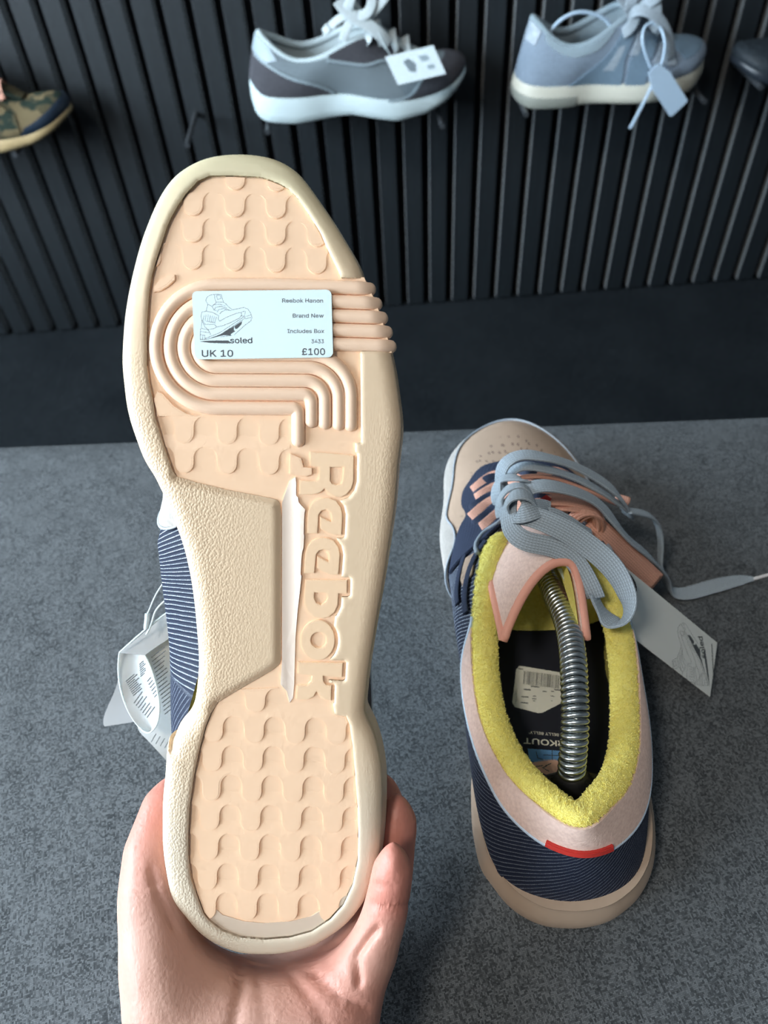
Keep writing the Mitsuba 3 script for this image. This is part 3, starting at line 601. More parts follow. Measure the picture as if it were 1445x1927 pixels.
part('collar_lining', (V.reshape(-1, 3), roll_f), 'terry_yellow', True, 'yellow terry collar lining')
# inner walls and insole
BI = np.array([(x, y) for (x, y, z) in [s_[0] for s_ in ST]]) * 0.001
foot = Polygon(smoothclosed(BI, 200)).buffer(-0.0035)
part('insole', arr(ext(foot, 0.020, 0.0285).refine_to_length(0.01)), 'insole_black', 40, 'black insole')
k = np.linspace(0, 1, 12)
Bp = UP.pos(t, np.zeros(n)); inb = np.array([0, 0.13, 0.0]) - Bp; inb[:, 2] = 0; inb /= np.linalg.norm(inb, axis=1, keepdims=True)
top_, bot_ = P + inw * 0.0095 + [0, 0, -0.005], Bp + inb * 0.004; bot_[:, 2] = 0.0280
Vw = top_[:, None] * (1 - k)[None, :, None] + bot_[:, None] * k[None, :, None]
Mi = UP.pos(t, np.full(n, .5)) ; 
bow = np.sin(np.pi * k)[None, :, None] * ((Mi + inw * 0.006 - (top_ + bot_) / 2) * [1, 1, 0])[:, None] * 0.8
Vw = Vw + bow; Vw = Vw + inw[:, None] * ((meshkit.noise(Vw * 900, 5) - .5) * 0.0008)[..., None]
part('side_lining', (Vw.reshape(-1, 3), grid_faces(n, 12)), 'terry_yellow', True)
# tongue
ca = np.array([(0, 238, 50), (-1, 215, 62), (-2, 190, 77), (0, 165, 92), (2.5, 146, 102), (4, 137.5, 104)]) * 0.001
CL = smoothopen(ca, 60)
hw = np.interp(np.linspace(0, 1, 60), [0, .3, .6, 1], [.010, .017, .022, .0215])
hd = np.interp(np.linspace(0, 1, 60), [0, .3, .6, 1], [.003, .006, .012, .022])
bk = np.interp(np.linspace(0, 1, 60), [0, .5, .8, 1], [0, 0, .012, .030])
aa = np.linspace(-1, 1, 41)
def tongue_pos(i, a, off=0.0):
    i = np.asarray(i, float) * 59; c = np.stack([np.interp(i, np.arange(60), CL[:, q]) for q in range(3)], -1)
    w_, d_, b_ = (np.interp(i, np.arange(60), q) for q in (hw, hd, bk))
    a = np.asarray(a, float)
    return np.stack([c[..., 0] + w_ * a * (1 - .06 * a * a) * np.where(a < 0, 1.43, .52), c[..., 1] - b_ * np.abs(a) ** np.where(a < 0, 1.8, 4.0), c[..., 2] - d_ * np.abs(a) ** np.where(a < 0, 1.9, 3.6)], -1)
ii, aj = np.meshgrid(np.linspace(0, 1, 60), aa, indexing='ij')
Vt = tongue_pos(ii, aj).reshape(-1, 3); Ft = grid_faces(60, 41)
tm = trimesh.Trimesh(Vt, Ft, process=False); Nt = np.array(tm.vertex_normals); Nt *= np.sign(Nt[:, 2].mean())
Vt2 = Vt - Nt * 0.0032
rim = np.r_[np.arange(41), np.arange(1, 60) * 41 + 40, (59 * 41 + np.arange(39, -1, -1)), np.arange(58, 0, -1) * 41]
m_ = len(Vt); r2 = np.roll(rim, -1)
Fe = np.vstack([np.stack([rim, r2, r2 + m_], 1), np.stack([rim, r2 + m_, rim + m_], 1)])
part('tongue', (np.vstack([Vt, Vt2 + Nt * 0.0008]), np.vstack([Ft, Ft[:, ::-1] + m_, Fe])), 'suede_pink', 40, 'beige suede tongue')
tl = np.array([(y, z) for y, z in ((146, 28.9), (158, 29.6), (170, 32), (182, 38), (196, 48), (206, 55))]) * .001
ty = smoothopen(np.c_[tl[:, 0] * 0, tl], 20); hw_t = np.interp(ty[:, 1], [.146, .206], [.034, .022])
xs_ = np.linspace(-1, 1, 25); Vl = np.stack([xs_[None] * hw_t[:, None] + 0 * ty[:, 1:2], np.broadcast_to(ty[:, 1:2], (20, 25)), ty[:, 2:3] + .010 * np.abs(xs_[None]) ** 3], -1)
Vl[..., 2] += (meshkit.noise(Vl * 800, 2) - .5) * .0008
part('vamp_lining', (Vl.reshape(-1, 3), grid_faces(20, 25)), 'terry_yellow', True)
part('tongue_lining', (Vt2 - Nt * 0.0003, Ft), 'terry_yellow', True)
edge = np.vstack([tongue_pos(np.linspace(.78, 1, 12), -np.ones(12)), tongue_pos(np.ones(41), aa)[1:-1], tongue_pos(np.linspace(1, .78, 12), np.ones(12))])
edge = smoothopen(edge, 120) + [0, 0, -0.0016]
part('tongue_piping', sweep(edge, circ(0.0023, 12)), 'tongue_piping', True, 'salmon pink piping on the tongue edge')
# lacing through the stay: navy loops and pink lace in turn
def across(pl_, zc, yc, lift=0.003, n=60):
    L = [UP.pos([t], [h])[0] + UP.nrm([t], [h])[0] * lift for t, h in pl_]
    R = [UP.pos([24 - t], [h])[0] + UP.nrm([24 - t], [h])[0] * lift for t, h in pl_]
    return smoothopen(np.array(L + [np.array([0, yc, zc]) * 0.001] + R[::-1]), n)
ROWS = [([(9.68, .73), (10.15, .82), (10.5, .90)], 64, 228), ([(9.35, .78), (9.65, .86), (9.9, .94)], 73, 216), ([(8.6, .77), (8.95, .86), (9.15, .95)], 82, 201), ([(8.0, .87), (8.3, .93), (8.55, 1.0)], 91, 186)]
for k_, (pl_, zc, yc) in enumerate(ROWS):
    Pp = across(pl_, zc, yc); up = np.c_[(Pp[:, 0] * 14), np.full(len(Pp), -0.35), np.ones(len(Pp))]
    part(num('lace', k_), sweep(Pp, flat(0.0068, 0.0016, 20), up), 'lace_pink', True, 'pink lace' if k_ == 0 else None)
NAV = [([(9.9, .78), (10.35, .87), (10.6, .95)], 66, 233), ([(9.5, .76), (9.85, .84), (10.15, .92)], 70, 222), ([(9.0, .75), (9.3, .84), (9.5, .93)], 79, 208), ([(8.3, .80), (8.6, .88), (8.8, .96)], 88, 193)]
for k_, (pl_, zc, yc) in enumerate(NAV):
    Pp = across(pl_, zc, yc, 0.0022); up = np.c_[(Pp[:, 0] * 14), np.full(len(Pp), -0.35), np.ones(len(Pp))]
    part(num('lace_loop', k_), sweep(Pp, flat(0.0060, 0.0014, 20), up), 'webbing_navy', True)
lp, ln = UP.line([(8.1, .985), (7.83, .95), (7.62, .91), (7.3, .915), (7.0, .95), (6.8, .985)], 0.0024, 50)
part('stay_piping', sweep(lp, circ(0.0013, 10), ln), 'piping_dull', True)
lp, ln = UP.line([(24 - t, h) for t, h in ((8.1, .985), (7.83, .95), (7.62, .91), (7.3, .915), (7.0, .95), (6.8, .985))], 0.0024, 50)
part('stay_piping_001', sweep(lp, circ(0.0013, 10), ln), 'piping_dull', True)
for k_, sg_ in enumerate((1, -1)):
    part(num('side_window', k_), UP.patch(Polygon([((t if sg_ > 0 else 24 - t), h) for t, h in ((7.15, .82), (6.95, .95), (6.5, .955), (6.35, .87), (6.6, .82))]).buffer(0), 0.0009, 0.0006), 'leather_tan', 40, 'small tan leather window' if k_ == 0 else None)
# stitched navy strap along the stay
for k_, L_ in enumerate(([(8.7, .74), (8.0, .75), (7.3, .78), (6.7, .77), (6.1, .80)], [(7.1, 1.0), (6.75, .93), (6.3, .90), (5.8, .93)])):
    for s_ in (0, 1):
        lp, ln = UP.line([(24 - t if s_ else t, h) for t, h in L_], 0.0012, 60)
        part(num('stay_strap', k_ * 2 + s_), sweep(lp, flat(0.0045, 0.0016, 16), ln), 'webbing_navy', True)
# terry pile: little loops all over the collar
rt = np.random.default_rng(11); nf = 26000
gi, gj = rt.integers(2, n - 2, nf), rt.uniform(0, 1, nf); gj = np.where(rt.uniform(0, 1, nf) < .8, rt.uniform(0.0, .62, nf), gj)
V4 = V.reshape(n, 41, 3); jj_ = (gj * 39).astype(int)
base_ = V4[gi, jj_] + (V4[gi, jj_ + 1] - V4[gi, jj_]) * rt.uniform(0, 1, (nf, 1)) + (V4[gi + 1, jj_] - V4[gi, jj_]) * rt.uniform(0, 1, (nf, 1))
nrm_ = Vn[gi, jj_]; d1 = rt.normal(0, 1, (nf, 3)); d1 -= nrm_ * (d1 * nrm_).sum(1, keepdims=True); d1 /= np.linalg.norm(d1, axis=1, keepdims=True); d2 = np.cross(nrm_, d1)
hh_ = rt.uniform(.0004, .0009, (nf, 1)); lw = .00011; sp_ = rt.uniform(.0002, .0005, (nf, 1))
fib = np.stack([base_ - d1 * sp_ - nrm_ * .0002 + d2 * q for q in (-lw, lw)] + [base_ - d1 * sp_ * .5 + nrm_ * hh_ * .9 + d2 * q for q in (-lw, lw)] + [base_ + d1 * sp_ * .5 + nrm_ * hh_ + d2 * q for q in (-lw, lw)] + [base_ + d1 * sp_ - nrm_ * .0002 + d2 * q for q in (-lw, lw)], 1)
fo = np.array([[0, 1, 3], [0, 3, 2], [2, 3, 5], [2, 5, 4], [4, 5, 7], [4, 7, 6]])
part('collar_pile', (fib.reshape(-1, 3), (np.arange(nf)[:, None, None] * 8 + fo[None]).reshape(-1, 3)), 'terry_pile', False, 'yellow terry loops')
# ---------------------------------------------------------------- put the parts under both shoes
RK = 'sneaker_001'
tag('sneaker', 'gum soled sneaker held up in the hand, underside and price sticker towards the viewer', 'sneaker', 'pair of navy denim sneakers')
tag(RK, 'navy denim sneaker standing on the bench, with yellow terry lining and loose grey laces', 'sneaker', 'pair of navy denim sneakers')
for name, vfu, m, smooth, lab in PARTS:
    v_, f_ = np.asarray(vfu[0]), np.asarray(vfu[1])
    uv_ = vfu[2] if len(vfu) > 2 else None
    for key, fn, flip in ((RK, right_world, False), ('sneaker', held_world, True)):
        if key == 'sneaker' and name == 'collar_pile': continue
        sm = smooth
        vv, ff, uu = fn(v_), (f_[:, ::-1] if flip else f_), uv_
        if uv_ is not None and smooth is not True and smooth is not False:
            tmp = trimesh.graph.smooth_shade(trimesh.Trimesh(np.c_[vv], ff, process=False), angle=np.radians(smooth), facet_minarea=None)
            _, ix = cKDTree(vv).query(np.array(tmp.vertices)); vv, ff, uu, sm = np.array(tmp.vertices), np.array(tmp.faces), np.asarray(uv_)[ix], True
        add(f'{key}__{name}', (vv, ff), m, sm, uv=uu)
        if lab: labels[f'{key}__{name}'] = {'label': lab, **({'kind': 'stuff'} if name == 'collar_pile' else {})}
shell_shoe = np.c_[vs[:, 0], vs[:, 1] - V_HEEL, RIM_H - vs[:, 2]]
add(f'{RK}__outsole', (right_world(shell_shoe), fs[:, ::-1]), 'gum_shaded', True, label='smooth gum sole')
fl_v, fl_f = arr(floor_); add(f'{RK}__tread_field', (right_world(np.c_[fl_v[:, 0], fl_v[:, 1] - V_HEEL, RIM_H - fl_v[:, 2]]), fl_f[:, ::-1]), 'gum_tread')
# ---------------------------------------------------------------- loose grey laces of the standing sneaker: one thing's parts, traced at their heights above the seat
c7 = lambda P: [(800 + x / 2.2403, 760 + y / 2.2403, z) for x, y, z in P]
def lace3(P, n=90): return smoothopen(np.array([at_z(x, y, SEAT + z) for x, y, z in c7(P)]), n)
def ribbon(key, P, w=0.0085, th=0.0019, up=None, m='lace_grey', n=110, twist=None, taper=None):
    L = lace3(P, n)
    if up is None: up = [0, 0, 1]
    U = np.array(up, float)
    if U.ndim == 2: U = np.stack([np.interp(np.linspace(0, 1, n), np.linspace(0, 1, len(U)), U[:, q]) for q in range(3)], 1)
    sc = None
    if taper is not None: sc = np.stack([np.interp(np.linspace(0, 1, n), *taper)] * 2, 1); sc[:, 1] = np.maximum(sc[:, 1], 0.6)
    add(key, sweep(L, flat(w, th, 24, 3.2), U, scale=sc)[:2], m, True, uv=sweep(L, flat(w, th, 24, 3.2), U, scale=sc)[2])
LK = RK + '__bow_lace'
i_ = 0
def bow(P, **k):
    global i_
    ribbon(num(LK, i_), P, **k); i_ += 1
# upper loop, two strands lying on edge
bow([(345,345,.104),(318,300,.112),(340,250,.118),(400,218,.120),(490,222,.118),(610,255,.110),(720,310,.100),(800,370,.090),(842,432,.076),(855,470,.062)], up=[[-.5,-.1,.9],[-.2,.15,.95],[.1,.1,.95],[.3,.1,.9]], w=.0082)
bow([(352,318,.106),(378,278,.110),(430,262,.112),(510,275,.110),(600,300,.104),(700,345,.096),(780,395,.086),(842,440,.074)], up=[[-.3,.1,.9],[.1,.2,.95],[.3,.1,.9]], w=.0070)
# strand that falls to the right and runs out over the bench
bow([(400,400,.112),(430,362,.117),(500,345,.118),(590,358,.114),(690,395,.105),(750,440,.097),(800,500,.088),(860,572,.074),(930,630,.056),(985,690,.036),(1012,745,.018),(1040,792,.006),(1095,800,.0035),(1170,782,.003),(1270,755,.003),(1345,740,.003),(1385,738,.0035)], up=[[-.2,.1,.9],[0,.1,.95],[.3,.1,.9],[.4,.1,.9],[.3,.3,.9],[0,0,1],[0,0,1]], w=.0098, n=170, taper=([0,.9,.96,1],[1,1,.8,.35]))
bow([(846,448,.074),(900,458,.066),(955,478,.055),(985,530,.042),(992,600,.030),(990,660,.020),(1000,700,.012)], up=[[.2,.4,.9],[.5,.3,.8],[.8,.2,.5],[.9,0,.4]], w=.0085)
# lower loop hanging over the tongue and the collar
bow([(415,470,.116),(470,482,.118),(540,510,.117),(620,552,.114),(700,608,.110),(770,670,.106),(822,740,.101),(852,810,.096),(858,870,.091),(838,915,.087),(805,928,.085),(768,905,.084),(735,860,.086),(712,800,.090)], up=[[-.3,-.1,.9],[-.35,-.3,.85],[-.5,-.3,.8],[-.75,-.1,.6],[-.4,.7,.5],[.6,.2,.7]], w=.0112, n=150)
bow([(365,400,.116),(352,470,.114),(372,540,.112),(430,580,.111),(520,600,.109),(600,635,.106),(650,690,.102),(690,760,.097),(716,815,.091)], up=[[-.8,0,.6],[-.6,-.3,.7],[-.3,-.5,.8],[-.3,-.5,.8],[-.5,-.4,.75]], w=.0098, n=120)
# knot
bow([(312,420,.106),(300,370,.110),(318,322,.114),(370,312,.117),(420,330,.116)], up=[[-.8,.1,.6],[-.6,.5,.7],[0,.7,.7]], w=.0095)
bow([(330,470,.107),(318,410,.113),(345,362,.119),(400,345,.121),(440,372,.118),(448,412,.113)], up=[[-.8,-.1,.6],[-.6,.4,.7],[.1,.5,.8],[.6,.2,.7]], w=.0098)
bow([(350,485,.109),(345,425,.117),(375,385,.123),(425,385,.123),(462,420,.118),(470,462,.112)], up=[[-.7,-.2,.7],[-.4,.3,.85],[.1,.3,.95],[.6,.1,.75]], w=.0105)
bow([(392,462,.118),(430,452,.121),(480,440,.118),(520,452,.112)], up=[[-.2,-.3,.9],[.1,-.2,.97]], w=.0115)
bow([(455,500,.112),(520,470,.112),(600,505,.106),(655,540,.100),(700,560,.094)], up=[[0,-.4,.9],[.2,-.4,.9]], w=.009)
for k_ in range(i_): labels.pop(num(LK, k_), None)
labels[LK] = {'label': 'loose flat light grey laces tied in a bow'}
add(f'{RK}__lace_aglet', sweep(lace3([(1380,739,.003),(1410,731,.003),(1450,720,.003),(1480,712,.003)], 20), circ(0.0011, 8))[:2], 'frame_white', True)
# folded spare pink lace tied in a bundle
PK = RK + '__spare_lace'
pj = 0
def spare(P, **k):
    global pj
    ribbon(num(PK, pj), P, m='lace_pink', **k); pj += 1
spare([(370,318,.100),(440,306,.104),(540,312,.101),(640,345,.096),(720,380,.090),(800,420,.078),(835,390,.072)], up=[[0,.6,.8],[.3,.5,.8]], w=.0085)
spare([(500,405,.099),(560,408,.100),(640,418,.098),(700,438,.094),(735,470,.088),(715,515,.083)], up=[[0,.3,.9],[.2,.2,.95],[.6,0,.8]], w=.0095)
spare([(560,432,.097),(620,436,.099),(680,452,.097),(720,482,.091),(700,520,.085)], up=[[0,.3,.9],[.2,.2,.95],[.6,0,.8]], w=.0085)
for q, (dx, dz) in enumerate(((0, 0), (16, .002), (32, .0035), (48, .002))):
    spare([(600 + dx, 500 + dx * .3, .086 + dz), (628 + dx, 462 + dx * .3, .096 + dz), (668 + dx, 452 + dx * .3, .099 + dz), (694 + dx, 486 + dx * .3, .092 + dz), (690 + dx, 520 + dx * .3, .084 + dz)], up=[[-.6,0,.7],[0,.3,.9],[.6,0,.8]], w=.0045, n=40)
for q, dz in enumerate((0, .0022, .0044)):
    spare([(700 - q * 5, 500, .086 + dz), (760 - q * 4, 555 + q * 2, .080 + dz), (840 - q * 5, 625 + q * 3, .066 + dz), (920 - q * 6, 700 + q * 3, .050 + dz), (975 - q * 7, 752 + q * 3, .040 + dz)], up=[[-.35,-.35,.85]], w=.0118, n=60)
labels[PK] = {'label': 'spare salmon pink lace folded into a bundle'}
add(f'{RK}__tongue_badge', sweep(lace3([(494,396,.1025),(505,404,.1022),(522,414,.1018)], 10), flat(.008, .0012, 16), [0, .3, .9])[:2], 'tab_red', True)
# ---------------------------------------------------------------- spring shoe tree
mat('steel', [0.62, 0.66, 0.66], 0.28, metallic=1.0)
mat('plastic_black', [0.012, 0.012, 0.014], 0.35)
tag('shoe_tree', 'steel spring shoe stretcher with a black heel knob inside the standing sneaker', 'shoe stretcher')
SPp = [(1010,1040,.056),(1025,1072,.062),(1043,1117,.071),(1063,1161,.078),(1074,1206,.083),(1079,1251,.085),(1081,1300,.084),(1082,1361,.079),(1078,1421,.070),(1076,1457,.061)]
SPl = smoothopen(np.array([at_z(x, y, SEAT + z) for x, y, z in SPp]), 400)
tt_, uu_, s2_ = frames(SPl, [1.0, 0, 0])
ln_ = np.r_[0, np.cumsum(np.linalg.norm(np.diff(SPl, axis=0), axis=1))]
turns = int(ln_[-1] / 0.00285); nn2 = turns * 22
q_ = np.linspace(0, 1, nn2); ip = lambda A: np.stack([np.interp(q_ * ln_[-1], ln_, A[:, k]) for k in range(3)], 1)
ph_ = q_ * turns * 2 * np.pi; R_sp = 0.0051
hel = ip(SPl) + R_sp * (np.cos(ph_)[:, None] * ip(uu_) + np.sin(ph_)[:, None] * ip(s2_))
add('shoe_tree__spring', sweep(hel, circ(0.00132, 8), ip(tt_))[:2], 'steel', True)
kd = SPl[-1] - SPl[-12]; kd /= np.linalg.norm(kd)
kc = SPl[-1] + kd * 0.006 + np.array([0.0005, 0.0, 0])
kn = m3.Manifold.batch_hull([m3.Manifold.sphere(0.0075, 24).translate(tuple(kc - kd * 0.003)), m3.Manifold.sphere(0.0125, 28).scale((1.25, 0.8, 1.0)).translate(tuple(kc + kd * 0.011 + [0, 0.0, -.004]))]) + m3.Manifold.sphere(0.010, 28).scale((1.9, 0.9, 0.6)).translate(tuple(kc + kd * 0.003 + [0, 0.001, -.004]))
add('shoe_tree__knob', kn, 'plastic_black', True)
# ---------------------------------------------------------------- print and label on the insole
INZ = 0.0285
def on_insole(P): return np.array([at_z(x, y, SEAT + 0.0008 + INZ + 0.0001) for x, y in P])
c8 = lambda P: [(820 + x / 2.4914, 1180 + y / 2.4914) for x, y in P]
def insole_patch(key, P, m, h=0.00012, **k):
    Q = on_insole(c8(P)); add(key, ext(Polygon(Q[:, :2]).buffer(0), 0, h).translate((0, 0, Q[0, 2])), m, False, **k)
def insole_text(key, s, a, b, hpx, m, bold=True):
    A, B = on_insole(c8([a, b])); e = (B - A)[:2]; L = np.linalg.norm(e); e /= L
    v, f = text_flat(s, hpx / 2.4914 * 0.355 / FPX, bold); v[:, 0] = (v[:, 0] - v[:, 0].min()) * L / np.ptp(v[:, 0])
    up = np.array([-e[1], e[0]])
    add(key, (np.c_[A[:2] + v[:, :1] * e + v[:, 1:2] * up, A[2] + v[:, 2] + 0.0001], f), m, False)
mat('print_cream', [0.72, 0.69, 0.58], 0.7); mat('print_blue', [0.10, 0.26, 0.48], 0.7); mat('print_skin', [0.72, 0.42, 0.30], 0.7)
insole_text(f'{RK}__insole__lettering', 'WORKOUT', (706, 545), (412, 520), 30, 'print_cream')
insole_text(f'{RK}__insole__lettering_001', "Y BELLY BELLY'", (598, 502), (436, 488), 15, 'print_cream', False)
insole_patch(f'{RK}__insole__print', [(430,570),(600,582),(606,628),(545,624),(470,634),(440,628)], 'print_blue', label='blue shorts print')
insole_patch(f'{RK}__insole__print_001', [(440,640),(500,622),(560,620),(590,640),(560,690),(515,692),(470,668)], 'print_skin', label='skin coloured print of hands')
for q, l in enumerate(([(520,652),(500,660),(530,676)], [(540,640),(516,650)], [(470,655),(500,650)], [(545,575),(546,622)], [(470,585),(478,615),(500,620)], [(505,600),(585,604)])):
    Q = on_insole(c8(l)); add(num(f'{RK}__insole__print_line', q), ext(LineString(Q[:, :2]).buffer(0.00018), 0, 0.00022).translate((0, 0, Q[0, 2])), 'ink_black', False)
mat('label_cream', [0.72, 0.71, 0.62], 0.5)
lab = Polygon([(376,200),(392,182),(585,214),(600,222),(598,352),(500,402),(480,404),(372,376),(358,356)])
add(f'{RK}__insole_label', ext(Polygon(on_insole(c8(list(lab.exterior.coords)))[:, :2]).buffer(-.0008).buffer(.0008), 0, 0.0002).translate((0, 0, on_insole(c8([(400, 200)]))[0, 2])), 'label_cream', False, label='cream barcode label on the insole')
bars, x = [], 414.0
rb = np.random.default_rng(5)
while x < 586:
    w = rb.choice([1.6, 2.6, 4.2]); sl_ = (x - 414) * 0.135
    Q = on_insole(c8([(x, 206 + sl_), (x + w, 206 + sl_ + .2), (x + w - 4, 268 + sl_), (x - 4, 268 + sl_)]))
    bars.append(arr(ext(Polygon(Q[:, :2]).buffer(0), 0, 0.00006).translate((0, 0, Q[0, 2] + 0.0002)))); x += w + rb.choice([1.8, 3.0, 4.5])
add(f'{RK}__insole_label__barcode', join(bars), 'ink_black', False)
marks = []
for (x0, y0, x1, y1) in ((386,194,410,198),(445,276,485,281),(555,292,586,297),(412,290,445,296),(400,324,436,329),(398,352,432,357),(372,300,374,360),(378,290,380,352),(540,300,556,304),(538,322,556,326),(540,345,546,349),(500,300,520,304),(455,322,470,326),(452,334,470,338),(454,345,466,348)):
    Q = on_insole(c8([(x0, y0), (x1, y0 + (x1 - x0) * .1), (x1, y1 + (x1 - x0) * .1), (x0, y1)])); marks.append(arr(ext(Polygon(Q[:, :2]).buffer(0), 0, 0.00006).translate((0, 0, Q[0, 2] + 0.0002))))
add(f'{RK}__insole_label__small_print', join(marks), 'ink_grey', False)
# white size label inside the tongue
mat('label_blue', [0.55, 0.66, 0.76], 0.5)
tg = [at_z(x, y, SEAT + z) for x, y, z in c7([(556, 694, .088), (604, 690, .088), (655, 728, .083), (668, 786, .078), (636, 798, .078), (598, 765, .082)])]
tg = np.array(tg); tc = tg.mean(0); tnn = np.linalg.svd(tg - tc)[2][2]; tnn = tnn * np.sign(tnn @ (CAM - tc)); tg = tg - np.outer((tg - tc) @ tnn, tnn)
nT = len(tg); iT = np.arange(nT); add(f'{RK}__tongue_label', (np.vstack([tg, tg - tnn * .0004]), np.vstack([np.array([[0, k, k + 1] for k in range(1, nT - 1)]), np.stack([iT, (iT + 1) % nT, iT + nT], 1), np.stack([(iT + 1) % nT, (iT + 1) % nT + nT, iT + nT], 1)])), 'label_blue', False, label='pale blue label inside the tongue')
tlm = []
for l in ([(596, 706), (616, 716)], [(602, 722), (618, 710)], [(608, 730), (630, 748)], [(606, 740), (630, 760)], [(612, 756), (630, 770)], [(620, 772), (634, 780)]):
    q3 = []
    for x, y in l:
        v = ray(800 + x / 2.2403, 760 + y / 2.2403); q3.append(CAM + v * (((tc - CAM) @ tnn) / (v @ tnn)) + tnn * .0001)
    tlm.append(sweep(np.array([q3[0], (q3[0] + q3[1]) / 2, q3[1]]), flat(.0009, .0001, 6), tnn)[:2])
add(f'{RK}__tongue_label__small_print', join(tlm), 'ink_black', False)
# ---------------------------------------------------------------- hang tag of the standing sneaker
mat('card_white', [0.66, 0.69, 0.66], 0.6, spec=0.3)
tag('hang_tag', 'white hang tag card with a sneaker drawing leaning on the side of the standing sneaker', 'tag')
tA, tB = at_z(1354, 1325, SEAT + .0025), at_z(1349.6, 1209.5, SEAT + .014)
ex_ = tA - tB                                                              # along the short edge, from the upper right corner
tC = at_z(1214, 1098, SEAT + .060)                                          # on the long edge, towards the hole
lo_ = tC - tB; lo_ /= np.linalg.norm(lo_); sh_ = ex_ - lo_ * (ex_ @ lo_); WT = np.linalg.norm(sh_); sh_ /= WT
tno = np.cross(lo_, sh_); tno *= np.sign(tno[2])
print('tag width', WT, 'tilt', ex_ @ lo_, 'angle', np.degrees(np.arcsin(lo_[2])))
LT = 0.086
def tagw(P, z=0.0):
    P = np.asarray(P, float); return tB + P[:, :1] * lo_ + P[:, 1:2] * sh_ + (P[:, 2:3] if P.shape[1] > 2 else z) * tno
def tag_mesh(m):
    v, f = arr(m); return tagw(v), (f if np.dot(np.cross(lo_, sh_), tno) > 0 else f[:, ::-1])
tp = sbox(0, 0, LT, WT) - Point(LT - 0.006, WT / 2).buffer(0.0018)
add('hang_tag__card', tag_mesh(ext(tp, -0.0005, 0)), 'card_white', False)
# drawing: crop (1180,1050; 5.453) -> on the card
def tag_px(P):
    out = []
    for x, y in P:
        px, py = 1180 + x / 5.453, 1050 + y / 5.453
        v = ray(px, py); t = ((tB - CAM) @ tno) / (v @ tno); q = CAM + t * v - tB; out.append((q @ lo_, q @ sh_))
    return np.array(out)
a_, b_ = tag_px([(830, 1310), (590, 670)]); c_2 = tag_px([(470, 830)])[0]
# place the same drawing with its heel at a_, toe at b_
def tag_draw(P):
    P = np.asarray(P, float); o = np.array([105., 520.]); e = np.array([595., 330.]) - o
    M = np.array([e, [e[1], -e[0]]]).T; loc_ = np.linalg.solve(M, (P - o).T).T
    g = b_ - a_; h = np.array([g[1], -g[0]]); h = h * np.sign(h @ (c_2 - a_)) * 1.0
    return a_ + loc_[:, :1] * g + loc_[:, 1:2] * (-h if False else h)
dv, df = drawing(tag_draw, 0.000042, 0, 0.00008); add('hang_tag__shoe_drawing', (tagw(dv), df if np.dot(np.cross(lo_, sh_), tno) > 0 else df[:, ::-1]), 'ink_grey', False, label='line drawing of a sneaker')
def tag_text(key, s, a, b, h, m, bold=True):
    A, B = tag_px([a, b]); e = (B - A); L = np.linalg.norm(e); e /= L
    v, f = text_flat(s, h, bold); v[:, 0] = (v[:, 0] - v[:, 0].min()) * L / np.ptp(v[:, 0])
    w3 = np.cross(tno, e[0] * lo_ + e[1] * sh_); up = np.array([w3 @ lo_, w3 @ sh_])
    add(key, (tagw(np.c_[A + v[:, :1] * e + v[:, 1:2] * up, v[:, 2] * 1.2]), f), m, False)
tag_text('hang_tag__lettering', 'soled', (808, 1030), (770, 805), 0.0042, 'ink_black')
line_ = tag_px([(868, 880), (895, 1405)])
add('hang_tag__small_print', tag_mesh(ext(LineString(line_).buffer(0.0004, cap_style=2), 0, 0.00006)), 'ink_grey', False)
cord = smoothopen(np.array([at_z(x, y, SEAT + z) for x, y, z in ((1176, 1072, .078), (1190, 1090, .082), (1196, 1112, .080), (1190, 1128, .076), (1184, 1122, .070))] + [tagw([(LT - .006, WT / 2)])[0]]), 40)
add('hang_tag__cord', sweep(cord, circ(0.0006, 8))[:2], 'plastic_black', True)
# ---------------------------------------------------------------- the hand: bones as (pixel x, pixel y, depth) with a radius, one skin over them
def J(px, py, d): return np.array([(px - CX) / FPX * d, (py - CY) / FPX * d, d])
HJ = dict(
    wl=(J(385, 2130, .287), .0215), wr=(J(565, 2130, .287), .0205), cmc=(J(338, 1945, .296), .0205), hyp=(J(622, 1935, .296), .0195), mid=(J(480, 1905, .310), .0165), cen=(J(470, 2010, .297), .0205),
    th0=(J(312, 1850, .297), .0178), th1=(J(287, 1730, .301), .0135), th2=(J(284, 1640, .306), .0136), th3=(J(304, 1552, .316), .0112), th4=(J(319, 1492, .325), .0098),
    p0=(J(650, 1872, .302), .0140), p1=(J(715, 1765, .298), .0094), p2=(J(736, 1668, .2945), .0084), p3=(J(740, 1612, .2895), .0076),
    r0=(J(645, 1850, .317), .0138), r1=(J(724, 1715, .318), .0102), r2=(J(745, 1590, .316), .0088), r3=(J(747, 1521, .312), .0084),
    m0=(J(622, 1840, .329), .0138), m1=(J(708, 1700, .335), .0104), m2=(J(724, 1570, .335), .0090), m3=(J(723, 1482, .331), .0084),
    i0=(J(585, 1832, .336), .0130), i1=(J(684, 1700, .349), .0104), i2=(J(704, 1590, .352), .0090), i3=(J(700, 1515, .350), .0080),
    e0=(np.array([-.062, .315, .19]), .030), e1=(np.array([-.065, .44, .06]), .040))
def bone(*names): return m3.Manifold.batch_hull([m3.Manifold.sphere(HJ[k][1], 40).translate(tuple(HJ[k][0])) for k in names])
